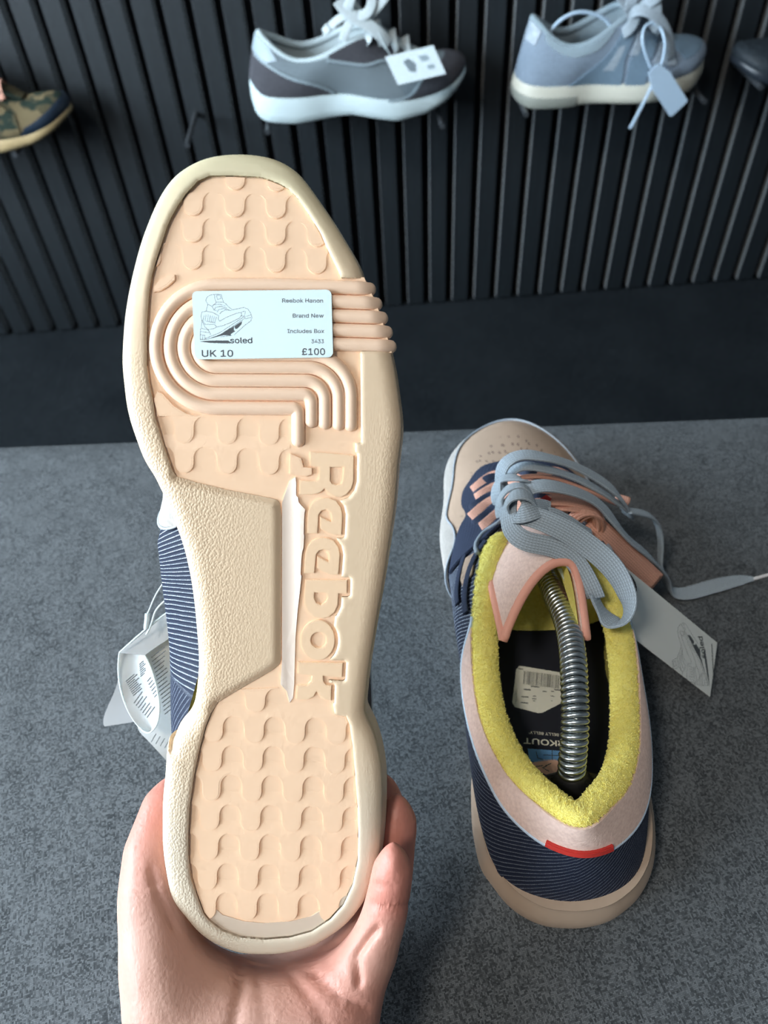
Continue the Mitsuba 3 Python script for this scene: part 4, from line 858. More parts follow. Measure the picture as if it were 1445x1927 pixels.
HB = [bone('wl', 'wr', 'cen', 'hyp', 'cmc'), bone('cmc', 'hyp', 'mid', 'cen'), bone('hyp', 'mid', 'p0'), bone('mid', 'p0', 'r0'), bone('mid', 'r0', 'm0'), bone('mid', 'm0', 'i0'), bone('cmc', 'mid', 'i0'),
      bone('cmc', 'th0'), bone('th0', 'th1'), bone('th1', 'th2'), bone('th2', 'th3'), bone('th3', 'th4'), bone('wl', 'wr', 'e0'), bone('e0', 'e1'), bone('cmc', 'th0', 'mid')]
for c in 'prmi': HB += [bone(c + '0', c + '1'), bone(c + '1', c + '2'), bone(c + '2', c + '3')]
hm = m3.Manifold.batch_boolean(HB, m3.OpType.Add).refine_to_length(0.0024)
hv, hf = arr(hm)
tmh = trimesh.Trimesh(hv, hf, process=True)
trimesh.smoothing.filter_taubin(tmh, lamb=0.5, nu=-0.52, iterations=45)
hv = np.array(tmh.vertices); hf = np.array(tmh.faces)
hn = np.array(tmh.vertex_normals)
pxy = np.c_[CX + FPX * hv[:, 0] / hv[:, 2], CY + FPX * hv[:, 1] / hv[:, 2]]
front = np.clip(-hn[:, 2] * 2.0 + 0.6, 0, 1)
def crease(line, depth, wid):
    L = LineString(line); import shapely
    d = shapely.distance(shapely.points(pxy), L)
    return front * depth * np.exp(-(d / wid) ** 2)
disp = np.zeros(len(hv))
for line, dep, wid in (([(455, 1800), (452, 1860), (440, 1927), (420, 2000)], .0016, 9), ([(520, 1800), (560, 1850), (600, 1900), (620, 1960)], .0010, 8), ([(676, 1850), (668, 1800), (690, 1770), (708, 1752)], .0022, 8), ([(700, 1702), (735, 1706), (775, 1700)], .0008, 6),
                       ([(704, 1665), (740, 1668)], .0005, 5), ([(590, 1830), (640, 1880), (690, 1900)], .0014, 8), ([(285, 1640), (300, 1690), (330, 1745)], .0012, 8), ([(238, 1668), (270, 1672), (300, 1662)], .0007, 6), ([(470, 1800), (490, 1860), (500, 1927)], .0008, 7)):
    disp -= crease(line, dep, wid)
disp += 0.0009 * (meshkit.fbm(hv * 70, 3, 4) - .5) * front
hv = hv + hn * disp[:, None]
def tipglow(k, s): return np.exp(-(np.linalg.norm(hv - HJ[k][0], axis=1) / s) ** 2)
red = np.clip(sum(tipglow(k, .016) for k in ('p3', 'r3', 'm3', 'i3', 'th4', 'p2', 'r2', 'th3')) + .8 * tipglow('p0', .022) + .5 * tipglow('th2', .018) + .35 * tipglow('hyp', .022), 0, 1)
mott = meshkit.fbm(hv * 110, 4, 9)[:, None]
skin_a, skin_b, skin_r = np.array([.46, .25, .19]), np.array([.52, .31, .24]), np.array([.53, .175, .13])
hc = skin_a * (1 - mott) + skin_b * mott
hc = hc * (1 - .7 * red[:, None]) + skin_r * .7 * red[:, None]
skin_bump = mikit.proc(lambda p, n, uv: fb(p.x * 900, p.y * 900, p.z * 900, octaves=3), 2e-4)
mat('skin', {'type': 'mesh_attribute', 'name': 'vertex_color'}, 0.48, spec=0.4, bump=skin_bump, bump_scale=0.00022, sheen=0.1)
add('person__hand', (hv @ RC.T + CAM, hf), 'skin', True, color=hc)
tag('person', 'bare left hand and wrist of a person holding up the sneaker by its heel', 'person')
print('hand z min', (hv @ RC.T + CAM)[:, 2].min())
# ---------------------------------------------------------------- sneakers shown on pegs on the slatted wall
def wall_shoe(key, x_heel, y_mid, z0, L, zb, zm, kz, wk=1.0, yaw=0.0, flip=False, tk=None):
    """zb, zm: [(y mm, z mm)] of the sole's underside and top edge along the shoe; kz: height factor of the upper. Returns the upper and a map to the world."""
    zbf = lambda y: np.interp(y, *np.array(zb, float).T); zmf = lambda y: np.interp(y, *np.array(zm, float).T)
    st = []
    for k, (b, m, t) in enumerate(ST):
        f_ = lambda p: (p[0] * wk, p[1] * L / 300.0, float(zmf(p[1] * L / 300.0)) + (p[2] - 24) * (kz if tk is None else kz * np.interp(p[1], *np.array(tk, float).T)))
        st.append((f_(b), f_(m), f_(t)))
    U = Upper(st)
    c, s = math.cos(yaw), math.sin(yaw); sg = -1 if flip else 1
    def world(v):
        v = np.asarray(v, float); a, b = v[:, 1] * sg, v[:, 0] * sg
        return np.c_[x_heel + a * c + b * s, y_mid - b * c + a * s, z0 + v[:, 2]]
    # sole: ring of sections
    n, q = 160, 14
    t = np.linspace(0, 24, n, endpoint=False); P = U.pos(t, np.zeros(n))
    cen = np.array([0, L * .0005, 0]); 
    rings = []
    prof = [(0.0, -.004), (.10, .002), (.35, .0036), (.7, .0030), (.92, .0012), (1.0, -.003)]
    dN = U.pos(t + .02, np.zeros(n)) - U.pos(t - .02, np.zeros(n)); out = np.stack([-dN[:, 1], dN[:, 0], dN[:, 0] * 0], 1); out /= np.linalg.norm(out, axis=1, keepdims=True)
    if ((P - cen) * out).sum() < 0: out = -out
    for fz, off in [(1.02, -.012)] + prof[::-1] + [(0.0, -.012)]:
        Q = P + out * off; y = np.clip(Q[:, 1] * 1000, 0, L)
        Q[:, 2] = (zbf(y) * (1 - fz) + zmf(y) * fz) * .001 + 0.0012; rings.append(Q)
    R = np.stack(rings, 1)                                                   # n, m, 3
    F = grid_faces(n, R.shape[1], True)
    m_ = R.shape[1]; V = R.reshape(-1, 3)
    lo = V.reshape(n, m_, 3)[:, -1].mean(0); V = np.vstack([V, lo[None]]); k0 = len(V) - 1
    ii = np.arange(n); F = np.vstack([F, np.stack([ii * m_ + m_ - 1, ((ii + 1) % n) * m_ + m_ - 1, ii * 0 + k0], 1)])
    return U, world, (V, F)
def wadd(key, vf, world, m, smooth=True, **k): add(key, (world(np.asarray(vf[0])), vf[1]), m, smooth, **k)
def near(P): return [(24 - t, h) for t, h in P]
PEG = []
def dress(key, U, world, sole, m_sole, m_body, m_lining, panels, m_insole='insole_black'):
    wadd(f'{key}__sole', sole, world, m_sole, 40)
    wadd(f'{key}__body', U.sheet(0, 24, -.04, 1, 193, 17), world, m_body)
    n = 200; t = np.linspace(8.0, -8.0, n); P = U.pos(t, np.ones(n)); d = U.pos(t + .02, np.ones(n)) - U.pos(t - .02, np.ones(n))
    inw = np.stack([d[:, 1], -d[:, 0], d[:, 0] * 0], 1); inw /= np.linalg.norm(inw, axis=1, keepdims=True)
    if ((np.array([0, .09, 0]) - P) * inw).sum() < 0: inw = -inw
    wadd(f'{key}__collar', sweep(P + inw * .004 + [0, 0, -.002], circ(.0048, 12, .005), [0, 0, 1.0]), world, m_lining)
    k = np.linspace(0, 1, 6); B = U.pos(t, np.zeros(n)); B = B + (np.array([0, .12, 0]) - B) * [.12, .02, 0]; top = P + inw * .006 - [0, 0, .004]
    wadd(f'{key}__lining', ((top[:, None] * (1 - k)[None, :, None] + B[:, None] * k[None, :, None]).reshape(-1, 3), grid_faces(n, 6)), world, m_lining)
    foot_ = Polygon(U.pos(np.linspace(0, 24, 90, endpoint=False), np.full(90, .04))[:, :2]).buffer(0).buffer(-.003)
    zc = U.pos(np.array([3., 21.]), np.array([.1, .1]))[:, 2].mean()
    v, f = arr(ext(foot_, 0, .002).refine_to_length(.008)); zz = np.interp(v[:, 1], U.pos(np.linspace(0, 12, 40), np.full(40, .04))[:, 1], U.pos(np.linspace(0, 12, 40), np.full(40, .04))[:, 2]); v[:, 2] += zz
    wadd(f'{key}__insole', (v, f), world, m_insole, 40)
    for name, P_, th, m, lab in panels:
        wadd(f'{key}__{name}', U.patch(P_, th, 0.0003, 0.004, edge=0.0003)[:2], world, m, 40, **({'label': lab} if lab else {}))
def wall_tongue(key, U, world, m, top, w=.024):
    c = smoothopen(np.array([U.pos([12], [.97])[0], U.pos([10], [1.0])[0] * [0, 1, 1] + [0, 0, .003], U.pos([8], [1.0])[0] * [0, 1, 1] + [0, .0, .006], np.array(top)]), 40)
    sc = np.interp(np.linspace(0, 1, 40), [0, .4, 1], [.5, .9, 1.0])
    wadd(f'{key}__tongue', sweep(c, flat(2 * w, .006, 20, 2.4), [0, -.6, .8], scale=np.c_[sc, np.ones(40)]), world, m)
def wall_laces(key, U, world, m, rows, w=.008, knot=None):
    for i, (t, h) in enumerate(rows):
        L = [U.pos([t], [h - .10])[0] + U.nrm([t], [h - .1])[0] * .002, U.pos([t], [h])[0] + U.nrm([t], [h])[0] * .004]; R = [p * [-1, 1, 1] for p in (U.pos([24 - t], [h - .1])[0] * [-1, 1, 1] + [0, 0, .002], U.pos([24 - t], [h])[0] * [-1, 1, 1] + [0, 0, .004])]
        mid = (L[1] + R[1]) / 2 + [0, 0, .010]
        P = smoothopen(np.array(L + [mid] + R[::-1]), 40); s_ = sweep(P, flat(w, .002, 16), [0, -.3, 1])
        add(num(f'{key}__lace', i), (world(s_[0]), s_[1]), m, True, uv=s_[2])
# --- grey runner
YM = WALL_Y - 0.058
def wz(px, py, y): return at_y(px, py, y)
mat('card_bright', [0.58, 0.66, 0.68], 0.6)
mat('rubber_white', [0.56, 0.66, 0.67], 0.5); mat('suede_dark', sp([0.05, 0.05, 0.058], [0.085, 0.085, 0.095], 500), 0.9, spec=0.1)
mat('mesh_grey', sp([0.13, 0.16, 0.18], [0.19, 0.23, 0.25], 1500), 0.75, spec=0.2); mat('mesh_trim', [0.24, 0.30, 0.33], 0.6); mat('lining_white', [0.46, 0.54, 0.56], 0.8); lace_mat('lace_white', [0.40, 0.45, 0.47], [0.62, 0.69, 0.70])
mat('heel_silver', [0.30, 0.37, 0.41], 0.45)
hx = wz(463, 200, YM - .035)[0]; Lr = (wz(872, 185, YM - .03)[0] - hx) * 1000
bz = wz(560, 238, YM - .045)[2]
zb = [(0, 12), (15, 3), (60, 0), (105, 3), (140, 6), (200, -3), (240, 2), (270, 14), (300, 36)]; zm = [(0, 62), (8, 52), (25, 41), (60, 37), (100, 37), (140, 35), (180, 29), (220, 27), (255, 31), (280, 38), (300, 48)]
RU, RW, RSOLE = wall_shoe('g', hx + .004, YM, bz, Lr, zb, zm, 1.0, 1.02, tk=[(0, 1.25), (60, 1.2), (165, 1.15), (240, 1.25), (300, 1.1)])
tag('runner', 'grey suede and mesh running sneaker with thick white sole and white laces on the wall', 'sneaker')
pan = lambda P: near(P)
dress('runner', RU, RW, RSOLE, 'rubber_white', 'mesh_grey', 'lining_white', [
    ('heel_panel', near([(-.1, -.04), (5.2, -.04), (4.9, .10), (4.0, .30), (2.6, .46), (1.0, .55), (-.1, .55)]), .0011, 'suede_dark', 'dark grey suede heel panel'),
    ('heel_panel_001', [(-.05, -.04), (5.2, -.04), (4.9, .10), (4.0, .30), (2.6, .46), (1.0, .55), (-.05, .55)], .0011, 'suede_dark', None),
    ('heel_cap', near([(-.1, .57), (1.6, .54), (2.3, .75), (1.8, .99), (-.1, .99)]), .0013, 'heel_silver', 'silver grey heel cap'),
    ('eyestay', near([(5.1, .99), (5.3, .80), (6.2, .66), (7.0, .62), (7.8, .70), (8.7, .70), (9.7, .60), (10.6, .62), (11.3, .80), (11.2, .99)]), .0012, 'suede_dark', 'dark grey suede lace stay'),
    ('eyestay_001', [(5.1, .99), (5.3, .80), (6.2, .66), (7.0, .62), (7.8, .70), (8.7, .70), (9.7, .60), (10.6, .62), (11.3, .80), (11.2, .99)], .0012, 'suede_dark', None),
    ('toe_panel', [(8.0, -.04), (16.4, -.04), (15.6, .10), (15.0, .36), (14.55, .52), (14.0, .62), (13.0, .70), (12, .72), (11, .70), (10, .62), (9.2, .5), (8.3, .2)], .0012, 'suede_dark', 'dark grey suede toe panel')])
for q, L_ in enumerate(([(0.6, .55), (2.6, .48), (4.0, .32), (4.9, .12), (5.2, .0)], [(5.0, .86), (5.4, .79), (6.2, .66), (7.0, .62), (7.8, .70), (8.7, .70), (9.7, .60)], [(7.6, 0), (8.4, .1), (9.0, .36), (9.45, .52), (9.7, .6)])):
    lp, ln = RU.line(near(L_), .0014, 60); s_ = sweep(lp, flat(.0042, .0016, 12), ln); wadd(num('runner__trim', q), s_, RW, 'mesh_trim')
wall_tongue('runner', RU, RW, 'lining_white', [0, .128, .165])
wall_laces('runner', RU, RW, 'lace_white', [(16.1, 1.0), (15.3, 1.0), (14.5, 1.0), (16.8, 1.0)], .010)
def wl_px(key, pts, y, m, w=.009, th=.002, up=(0, -.8, .5), prof=None):
    P = smoothopen(np.array([at_y(px, py, y + dy) for px, py, dy in pts]), 50); s_ = sweep(P, flat(w, th, 18) if prof is None else prof, up); add(key, s_[:2], m, True, uv=s_[2])
yl = YM - .03
wl_px('runner__lace_bow', [(655, 22, 0), (668, -20, 0), (690, -40, 0.01), (700, 0, .0), (672, 28, -.004)], yl, 'lace_white', .012)
wl_px('runner__lace_bow_001', [(636, 0, 0), (650, 18, -.003), (668, 32, -.006), (690, 45, -.008), (712, 62, -.010), (732, 84, -.008)], yl, 'lace_white', .015)
wl_px('runner__lace_bow_002', [(660, 30, 0), (630, 42, 0), (610, 62, .004), (618, 50, .0)], yl, 'lace_white', .010)
wl_px('runner__lace_bow_003', [(672, 30, 0), (655, 48, -.006), (645, 78, -.004)], yl, 'lace_white', .011)
wl_px('runner__lace_bow_004', [(690, 35, .0), (712, 12, 0), (730, -12, .004)], yl, 'lace_white', .010)
# its tag
def card_px(key, P, y, m, th=.0006, nrm=None):
    """a flat card: three corners (px, py, dy) set its plane"""
    A, B, D = [at_y(px, py, y + dy) for px, py, dy in P]
    e1, e2 = B - A, D - A; n_ = np.cross(e1, e2); n_ /= np.linalg.norm(n_)
    if n_[1] > 0: n_ = -n_
    V = np.array([A, B, B + e2, D]); V = np.vstack([V, V - n_ * th])
    F = np.array([[0, 1, 2], [0, 2, 3], [4, 6, 5], [4, 7, 6], [0, 4, 5], [0, 5, 1], [1, 5, 6], [1, 6, 2], [2, 6, 7], [2, 7, 3], [3, 7, 4], [3, 4, 0]])
    add(key, (V, F), m, False); return A, e1, e2, n_
tag('hang_tag_001', 'small white hang tag hanging over the toe of the grey runner on the wall', 'tag')
cA, cE, cF, cN = card_px('hang_tag_001__card', [(724, 107, 0), (815, 85, -.004), (749, 160, -.014)], YM - .060, 'card_bright')
def blot(key, P, m='ink_grey'):
    Q = np.array([cA + cE * a + cF * b + cN * .0002 for a, b in P]); c_ = Q.mean(0); V = np.vstack([Q, Q + cN * .0002]); n = len(Q)
    i = np.arange(n); F = np.vstack([np.stack([i, (i + 1) % n, i + n], 1), np.stack([(i + 1) % n, (i + 1) % n + n, i + n], 1)] + [np.array([[n, n + k, n + k + 1] for k in range(1, n - 1)])])
    add(key, (V, F), m, False)
blot('hang_tag_001__print', [(.30, .30), (.42, .22), (.52, .45), (.46, .72), (.34, .66)], 'mesh_grey'); blot('hang_tag_001__print_001', [(.62, .22), (.80, .25), (.82, .42), (.66, .44)], 'mesh_trim'); blot('hang_tag_001__print_002', [(.70, .60), (.84, .58), (.86, .72), (.72, .74)], 'mesh_trim')
wl_px('hang_tag_001__cord', [(712, 62, .01), (722, 82, 0), (735, 104, -.002)], YM - .056, 'lining_white', prof=circ(.0009, 8))
# --- blue grey low sneaker
mat('suede_blue', sp([0.17, 0.215, 0.27], [0.26, 0.32, 0.39], 500), 0.85, spec=0.15); mat('suede_steel', sp([0.13, 0.19, 0.25], [0.19, 0.27, 0.34], 500), 0.8, spec=0.2); mat('mesh_blue', sp([0.24, 0.29, 0.34], [0.42, 0.48, 0.53], 220), 0.5)
mat('rubber_cream', [0.62, 0.60, 0.50], 0.5); mat('rubber_grey', [0.28, 0.29, 0.25], 0.5); mat('lining_blue', [0.26, 0.33, 0.37], 0.8)
h2 = wz(965, 180, YM - .035); L2 = (wz(1328, 130, YM - .03)[0] - h2[0]) * 1000
zb2 = [(0, 5), (20, 0), (120, 0), (200, 0), (240, 5), (270, 18), (300, 40)]; zm2 = [(0, 34), (40, 30), (120, 28), (200, 30), (240, 36), (270, 46), (300, 62)]
BU, BW, BSOLE = wall_shoe('b', h2[0] + .004, YM, wz(1040, 208, YM - .045)[2], L2, zb2, zm2, 1.0, 1.0, tk=[(0, 1.45), (60, 1.35), (165, 1.3), (240, 1.25), (300, 1.1)])
tag('low_sneaker', 'blue grey suede low sneaker with cream sole on the wall', 'sneaker')
dress('low_sneaker', BU, BW, BSOLE, 'rubber_cream', 'suede_blue', 'lining_blue', [
    ('side_stripe', near([(4.0, -.03), (5.3, .45), (6.9, .97), (7.5, .93), (6.75, .45), (6.7, -.03)]), .0014, 'suede_steel', 'steel blue side stripe'),
    ('side_stripe_001', near([(6.85, -.03), (7.0, .40), (7.9, .86), (8.8, .86), (7.9, .40), (7.75, -.03)]), .0014, 'suede_steel', None),
    ('mesh_panel', near([(5.55, .28), (6.35, .66), (6.75, .66), (6.15, .28)]), .0019, 'mesh_blue', 'shiny pale side window'),
    ('mesh_panel_001', near([(7.0, .50), (7.5, .80), (7.85, .80), (7.4, .50)]), .0019, 'mesh_blue', None),
    ('mesh_panel_002', near([(8.05, .40), (8.9, .80), (9.6, .80), (9.3, .40)]), .0016, 'mesh_blue', None),
    ('collar_panel', near([(1.9, .80), (2.6, .72), (4.0, .66), (5.2, .74), (6.2, .97), (1.9, .97)]), .0010, 'lining_blue', 'padded pale collar'),
    ('toe_overlay', [(12, -.04), (15.4, -.04), (15.0, .28), (14.2, .42), (13.2, .44), (12, .42), (10.8, .44), (9.6, .38), (9.0, -.04)], .0012, 'suede_blue', None),
    ('heel_patch', near([(.2, .60), (1.3, .58), (1.5, .95), (.3, .97)]), .0014, 'mesh_blue', 'pale shiny heel patch'),
    ('toe_vamp', [(10.8, .46), (12, .44), (13.2, .46), (14.0, .46), (14.2, .90), (12, .96), (9.9, .9), (10, .46)], .0008, 'suede_steel', None)])
tq = np.linspace(24 - 4.4, 24 + 3.0, 60); Pq = BU.pos(tq, np.zeros(60)); dq = BU.pos(tq + .02, np.zeros(60)) - BU.pos(tq - .02, np.zeros(60)); oq = np.stack([-dq[:, 1], dq[:, 0], dq[:, 0] * 0], 1); oq /= np.linalg.norm(oq, axis=1, keepdims=True)
if ((Pq - [0, .06, 0]) * oq).sum() < 0: oq = -oq
Rq = []
for fz, off in ((.50, .0034), (.48, .0044), (.3, .0046), (.1, .0032), (.02, .001)):
    Q = Pq + oq * off; Q[:, 2] = (np.interp(Q[:, 1] * 1000, *np.array(zb2, float).T) * (1 - fz) + np.interp(Q[:, 1] * 1000, *np.array(zm2, float).T) * fz) * .001 + .0012; Rq.append(Q)
wadd('low_sneaker__heel_inset', (np.stack(Rq, 1).reshape(-1, 3), grid_faces(60, 5)), BW, 'rubber_grey', True, label='grey inset at the heel of the sole')
for q, t_ in enumerate((6.9, 7.35)):
    P = BU.pos([24 - t_], [.86])[0]; N = BU.nrm([24 - t_], [.86])[0]; tr_ = m3.Manifold.cylinder(.002, .0042, .0036, 20)
    zz_ = trimesh.geometry.align_vectors([0, 0, 1], N)[:3, :3]; v, f = arr(tr_); wadd(num('low_sneaker__eyelet', q), (v @ zz_.T + P + N * .0012, f), BW, 'mesh_blue', 30)
wall_tongue('low_sneaker', BU, BW, 'mesh_blue', [0, .118, .150], .026)
wall_laces('low_sneaker', BU, BW, 'lace_grey', [(16.5, 1.0), (15.8, 1.0), (15.0, 1.0), (14.2, 1.0)], .009)
yb_ = YM - .036
for q, L_ in enumerate(([(1185, 20, 0), (1200, -15, 0), (1222, -20, 0), (1235, 20, -.01), (1225, 55, -.012)], [(1185, 25, 0), (1215, 20, -.01), (1243, 40, -.014), (1258, 75, -.014), (1262, 110, -.010)], [(1190, 30, 0), (1170, -6, .004), (1150, -26, .006)], [(1195, 25, 0), (1188, 48, -.006), (1172, 62, -.004)], [(1200, 15, 0), (1228, 0, -.008), (1248, -20, -.006)])):
    wl_px(num('low_sneaker__lace_bow', q), L_, yb_, 'lace_grey', .014)
mat('plastic_pale', [0.48, 0.62, 0.76], 0.3, spec=0.5)
tag('shoe_hoop', 'pale blue plastic hoop stretcher arching out of the low sneaker on the wall', 'shoe stretcher')
wl_px('shoe_hoop__hoop', [(1030, 75, .0), (1037, 58, 0), (1055, 38, 0), (1080, 25, 0), (1102, 23, 0), (1125, 29, 0), (1142, 40, 0), (1150, 55, .0)], YM - .010, 'plastic_pale', prof=circ(.0024, 10))
tag('security_tag', 'pale blue plastic loop tag hanging from the laces of the low sneaker', 'tag')
ys_ = YM - .062
wl_px('security_tag__loop', [(1224, 128, 0), (1212, 92, 0), (1209, 66, .004), (1216, 48, .010), (1228, 44, .012), (1242, 52, .010), (1251, 80, .002), (1248, 108, 0), (1240, 140, -.002)], ys_, 'plastic_pale', prof=circ(.0019, 10))
wl_px('security_tag__tail', [(1240, 132, -.003), (1225, 165, -.004), (1205, 205, -.004), (1185, 242, -.002)], ys_, 'plastic_pale', w=.0042, th=.0014)
pa, pb = at_y(1228, 128, ys_ - .003), at_y(1277, 205, ys_ - .008)
pd = (pb - pa); pl_ = np.linalg.norm(pd); pd /= pl_; pn = np.array([0, -1.0, .3]); pn -= pd * (pn @ pd); pn /= np.linalg.norm(pn); pw = np.cross(pd, pn)
v, f = arr(ext(Polygon([(0, -.008), (.02, -.014), (pl_, -.014), (pl_, .014), (.02, .014), (0, .008)]).buffer(-.003).buffer(.003), 0, .0022))
add('security_tag__plate', (pa + v[:, :1] * pd + v[:, 1:2] * pw + v[:, 2:3] * pn, f if np.dot(np.cross(pd, pw), pn) > 0 else f[:, ::-1]), 'plastic_pale', False)
# --- camouflage sneaker at the left edge
def camo(p, n, uv):
    a = fb(p.x * 60, p.y * 60, p.z * 60, octaves=2); b = fb(p.x * 70 + 9, p.y * 70, p.z * 70, octaves=2)
    c = mikit.mix([0.075, 0.066, 0.038], [0.022, 0.034, 0.026], ss(.50, .54, a)); return mikit.mix(c, [0.16, 0.125, 0.068], ss(.56, .60, b))
mat('camouflage', mikit.proc(camo), 0.85, spec=0.15); mat('leather_navy', [0.018, 0.032, 0.055], 0.35, spec=0.5); mat('gum_tan', [0.50, 0.37, 0.19], 0.5)
Lc = 290; tx = wz(122, 200, YM - .02)
zb3 = [(0, 0), (200, 0), (240, 6), (270, 17), (300, 34)]; zm3 = [(0, 28), (200, 21), (240, 23), (270, 31), (300, 43)]
CU, CW, CSOLE = wall_shoe('c', tx[0] - Lc * .001 - .002, YM, wz(0, 284, YM - .045)[2] - .003, Lc, zb3, zm3, 1.1, 1.0)
tag('camouflage_sneaker', 'camouflage sneaker with navy toe guard and tan sole at the left edge of the wall', 'sneaker')
dress('camouflage_sneaker', CU, CW, CSOLE, 'gum_tan', 'camouflage', 'lining_blue', [('toe_guard', [(9.6, -.04), (15.2, -.04), (14.6, .26), (13.6, .36), (12.6, .40), (12, .38), (11, .36), (10, .30)], .0016, 'leather_navy', 'navy leather toe guard'),
    ('side_panel', near([(8.9, -.04), (9.4, .6), (8.4, .98), (7.2, .98), (7.6, -.04)]), .0014, 'camouflage', None)])
wall_tongue('camouflage_sneaker', CU, CW, 'camouflage', [0, .13, .118]); wall_laces('camouflage_sneaker', CU, CW, 'lace_pink', [(16.3, 1.0), (15.4, 1.0), (14.6, 1.0)])
# --- black sneaker at the right edge
mat('suede_black', sp([0.012, 0.017, 0.022], [0.030, 0.040, 0.048], 300), 0.6, spec=0.3); mat('rubber_black', [0.02, 0.026, 0.034], 0.35)
bx = wz(1386, 135, YM - .03)
KU, KW, KSOLE = wall_shoe('k', bx[0] + .288, YM, wz(1440, 158, YM - .045)[2] - .012, 285, zb3, zm3, 1.0, 1.0, flip=True)
tag('black_sneaker', 'black sneaker cut off by the right edge of the picture on the wall', 'sneaker')
dress('black_sneaker', KU, KW, KSOLE, 'rubber_black', 'suede_black', 'suede_black', [('toe_panel', [(9.0, -.04), (15.0, -.04), (14.5, .4), (12, .5), (9.5, .4)], .0014, 'suede_black', None)])
wall_tongue('black_sneaker', KU, KW, 'suede_black', [0, .13, .120]); wall_laces('black_sneaker', KU, KW, 'lace_grey', [(8.0, 1.0), (8.9, 1.0), (9.8, 1.0)])
# --- pegs that carry them
mat('peg_grey', [0.045, 0.05, 0.055], 0.25, spec=0.6)
def peg(i, px, py, lab, y=None, r=.0036, grp=None, ln=.112):
    p = at_y(px, py, WALL_Y - ln); P = np.array([[p[0], WALL_Y - ln, p[2]], [p[0], WALL_Y + .004, p[2]]])
    k = num('shelf_peg', i); add(k, m3.Manifold.cylinder(ln + .003, r, r, 20).rotate((-90, 0, 0)).translate((p[0], WALL_Y - ln, p[2])), 'peg_grey', 30); tag(k, lab, 'peg', 'pegs on the slatted wall')
peg(0, 503, 249, 'round wall peg under the heel of the grey runner')
peg(1, 832, 238, 'round wall peg under the toe end of the grey runner')
peg(2, 990, 216, 'round wall peg under the heel of the low blue grey sneaker')
peg(3, 1326, 192, 'round wall peg below the toe of the low blue grey sneaker')
peg(4, 352, 274, 'empty round wall peg between the camouflage sneaker and the grey runner')
peg(5, 28, 292, 'round wall peg under the camouflage sneaker')
peg(6, 1432, 165, 'round wall peg under the black sneaker')
# ---------------------------------------------------------------- paper tags hanging from the held sneaker
cg = lambda P: [(180 + x / 5.353, 1090 + y / 5.353) for x, y in P]
mat('paper_grey', [0.44, 0.46, 0.47], 0.6, spec=0.3); mat('paper_light', [0.58, 0.62, 0.63], 0.5, spec=0.3); mat('paper_inner', [0.40, 0.39, 0.40], 0.6)
def px3(P): return np.array([at_depth(180 + x / 5.353, 1090 + y / 5.353, d) for x, y, d in P])
def ruled(key, A, B, m, n=40, k=10, bulge=0.0, th=0.00035, **kw):
    A, B = smoothopen(px3(A), n), smoothopen(px3(B), n); s = np.linspace(0, 1, k)
    V = A[:, None] * (1 - s)[None, :, None] + B[:, None] * s[None, :, None]
    V = V + (np.sin(np.pi * s) * bulge)[None, :, None] * (RC @ np.array([0, 0, 1.0]))
    V = V.reshape(-1, 3); F = grid_faces(n, k)
    N = RC @ np.array([0, 0, 1.0])
    edge_ = np.r_[np.arange(k), np.arange(1, n) * k + k - 1, (n - 1) * k + np.arange(k - 2, -1, -1), np.arange(n - 2, 0, -1) * k]
    r2 = np.roll(edge_, -1); m_ = len(V)
    add(key, (np.vstack([V, V + N * th]), np.vstack([F, F[:, ::-1] + m_, np.stack([edge_, r2, r2 + m_], 1), np.stack([edge_, r2 + m_, edge_ + m_], 1)])), m, 40, **kw)
    return V.reshape(n, k, 3)
tag('booklet_tag', 'folded paper booklet tag with curled pages hanging from the held sneaker', 'tag')
D0 = .372
ruled('booklet_tag__back_card', [(228, 990, D0 + .012), (150, 1220, D0 + .012), (80, 1400, D0 + .012), (88, 1484, D0 + .012)], [(420, 990, D0 + .014), (420, 1200, D0 + .014), (420, 1380, D0 + .014), (420, 1432, D0 + .014)], 'paper_grey')
ruled('booklet_tag__page', [(470, 768, D0 + .003), (500, 1000, D0 + .006), (420, 1480, D0 + .007), (500, 1600, D0 + .007), (720, 1835, D0 + .007), (800, 1900, D0 + .007)], [(860, 505, D0 + .010), (860, 900, D0 + .010), (860, 1300, D0 + .010), (860, 1600, D0 + .010), (860, 1800, D0 + .010), (860, 1930, D0 + .010)], 'paper_light')
ruled('booklet_tag__page_001', [(240, 742, D0 - .002), (380, 625, D0), (560, 475, D0 + .003), (860, 220, D0 + .006)], [(493, 768, D0 - .001), (600, 690, D0 + .001), (720, 610, D0 + .003), (880, 500, D0 + .006)], 'paper_grey')
LEAF = ruled('booklet_tag__page_002', [(240, 742, D0 - .002), (228, 900, D0 - .003), (250, 1100, D0 - .004), (330, 1330, D0 - .005), (430, 1480, D0 - .005), (528, 1547, D0 - .005)], [(493, 768, D0 - .001), (570, 940, D0 - .004), (630, 1180, D0 - .006), (638, 1350, D0 - .007), (605, 1480, D0 - .006), (532, 1547, D0 - .005)], 'paper_light', bulge=.003)
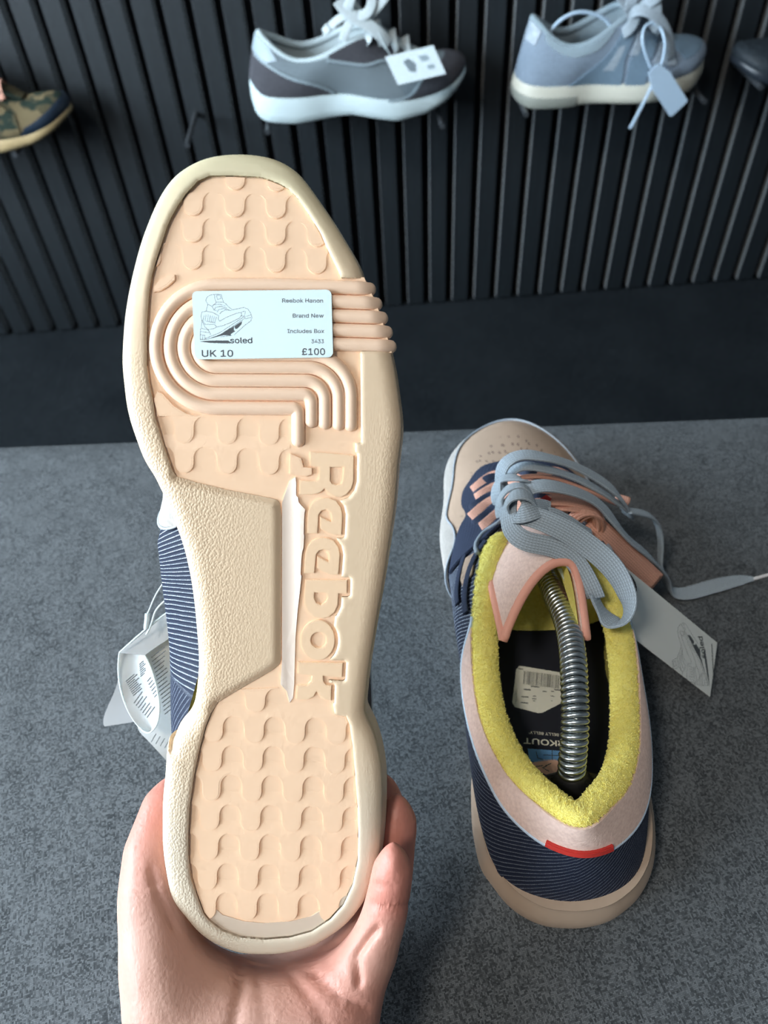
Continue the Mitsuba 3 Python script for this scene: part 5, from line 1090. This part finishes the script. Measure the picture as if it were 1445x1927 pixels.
for q, L_ in enumerate(([(720, 335), (520, 490), (240, 738)], [(240, 740), (228, 900), (250, 1100), (330, 1330), (430, 1480), (530, 1548), (605, 1482), (640, 1350), (632, 1180), (572, 940), (494, 766)])):
    P = smoothopen(px3([(x, y, D0 - .0045 - (.002 if q and x > 450 else 0)) for x, y in L_]), 120); add(num('booklet_tag__page_edge', q), sweep(P, circ(.0004, 8))[:2], 'sticker_white', True)
ln_px = []
def block(x0, y0, dx, dy, nl, step, ln, seed):
    r = np.random.default_rng(seed)
    for i in range(nl):
        sx, sy = x0 + step[0] * i, y0 + step[1] * i; l = ln * r.uniform(.6, 1)
        ln_px.append([(sx, sy), (sx + dx * l, sy + dy * l)])
block(305, 1030, .72, -.62, 9, (9, 18), 150, 1); block(440, 860, .70, -.60, 7, (2, 20), 90, 2); block(520, 1030, .66, -.75, 6, (14, 32), 90, 3); block(385, 1250, .58, -.80, 7, (22, 24), 150, 4)
tx_ = []
for l in ln_px:
    P = px3([(x, y, D0 - .0062) for x, y in l]); tx_.append(sweep(np.vstack([P[:1], P.mean(0)[None], P[1:]]), flat(.0005, .0001, 6), -(RC @ np.array([0, 0, 1.0])))[:2])
add('booklet_tag__small_print', join(tx_), 'ink_grey', False)
ln_px = []
block(560, 790, .78, -.62, 16, (9, 38), 190, 5); block(560, 1640, .5, -.86, 6, (45, 20), 120, 6)
tx_ = []
for l in ln_px:
    P = px3([(x, y, D0 + .0012) for x, y in l]); tx_.append(sweep(np.vstack([P[:1], P.mean(0)[None], P[1:]]), flat(.0004, .0001, 6), -(RC @ np.array([0, 0, 1.0])))[:2])
add('booklet_tag__small_print_001', join(tx_), 'ink_grey', False)
mat('plastic_clear', [0.60, 0.70, 0.74], 0.2, spec=0.6)
for q, (L_, r_) in enumerate((([(790, -40), (700, 20), (610, 150), (555, 270), (522, 345)], .00035), ([(522, 345), (518, 400), (513, 450), (505, 500)], .0012), ([(800, 120), (710, 205), (610, 310), (575, 400), (545, 490), (508, 556)], .00045))):
    P = smoothopen(px3([(x, y, D0 - .006) for x, y in L_]), 50); add(num('booklet_tag__plastic_loop', q), sweep(P, circ(r_, 8))[:2], 'plastic_clear', True)
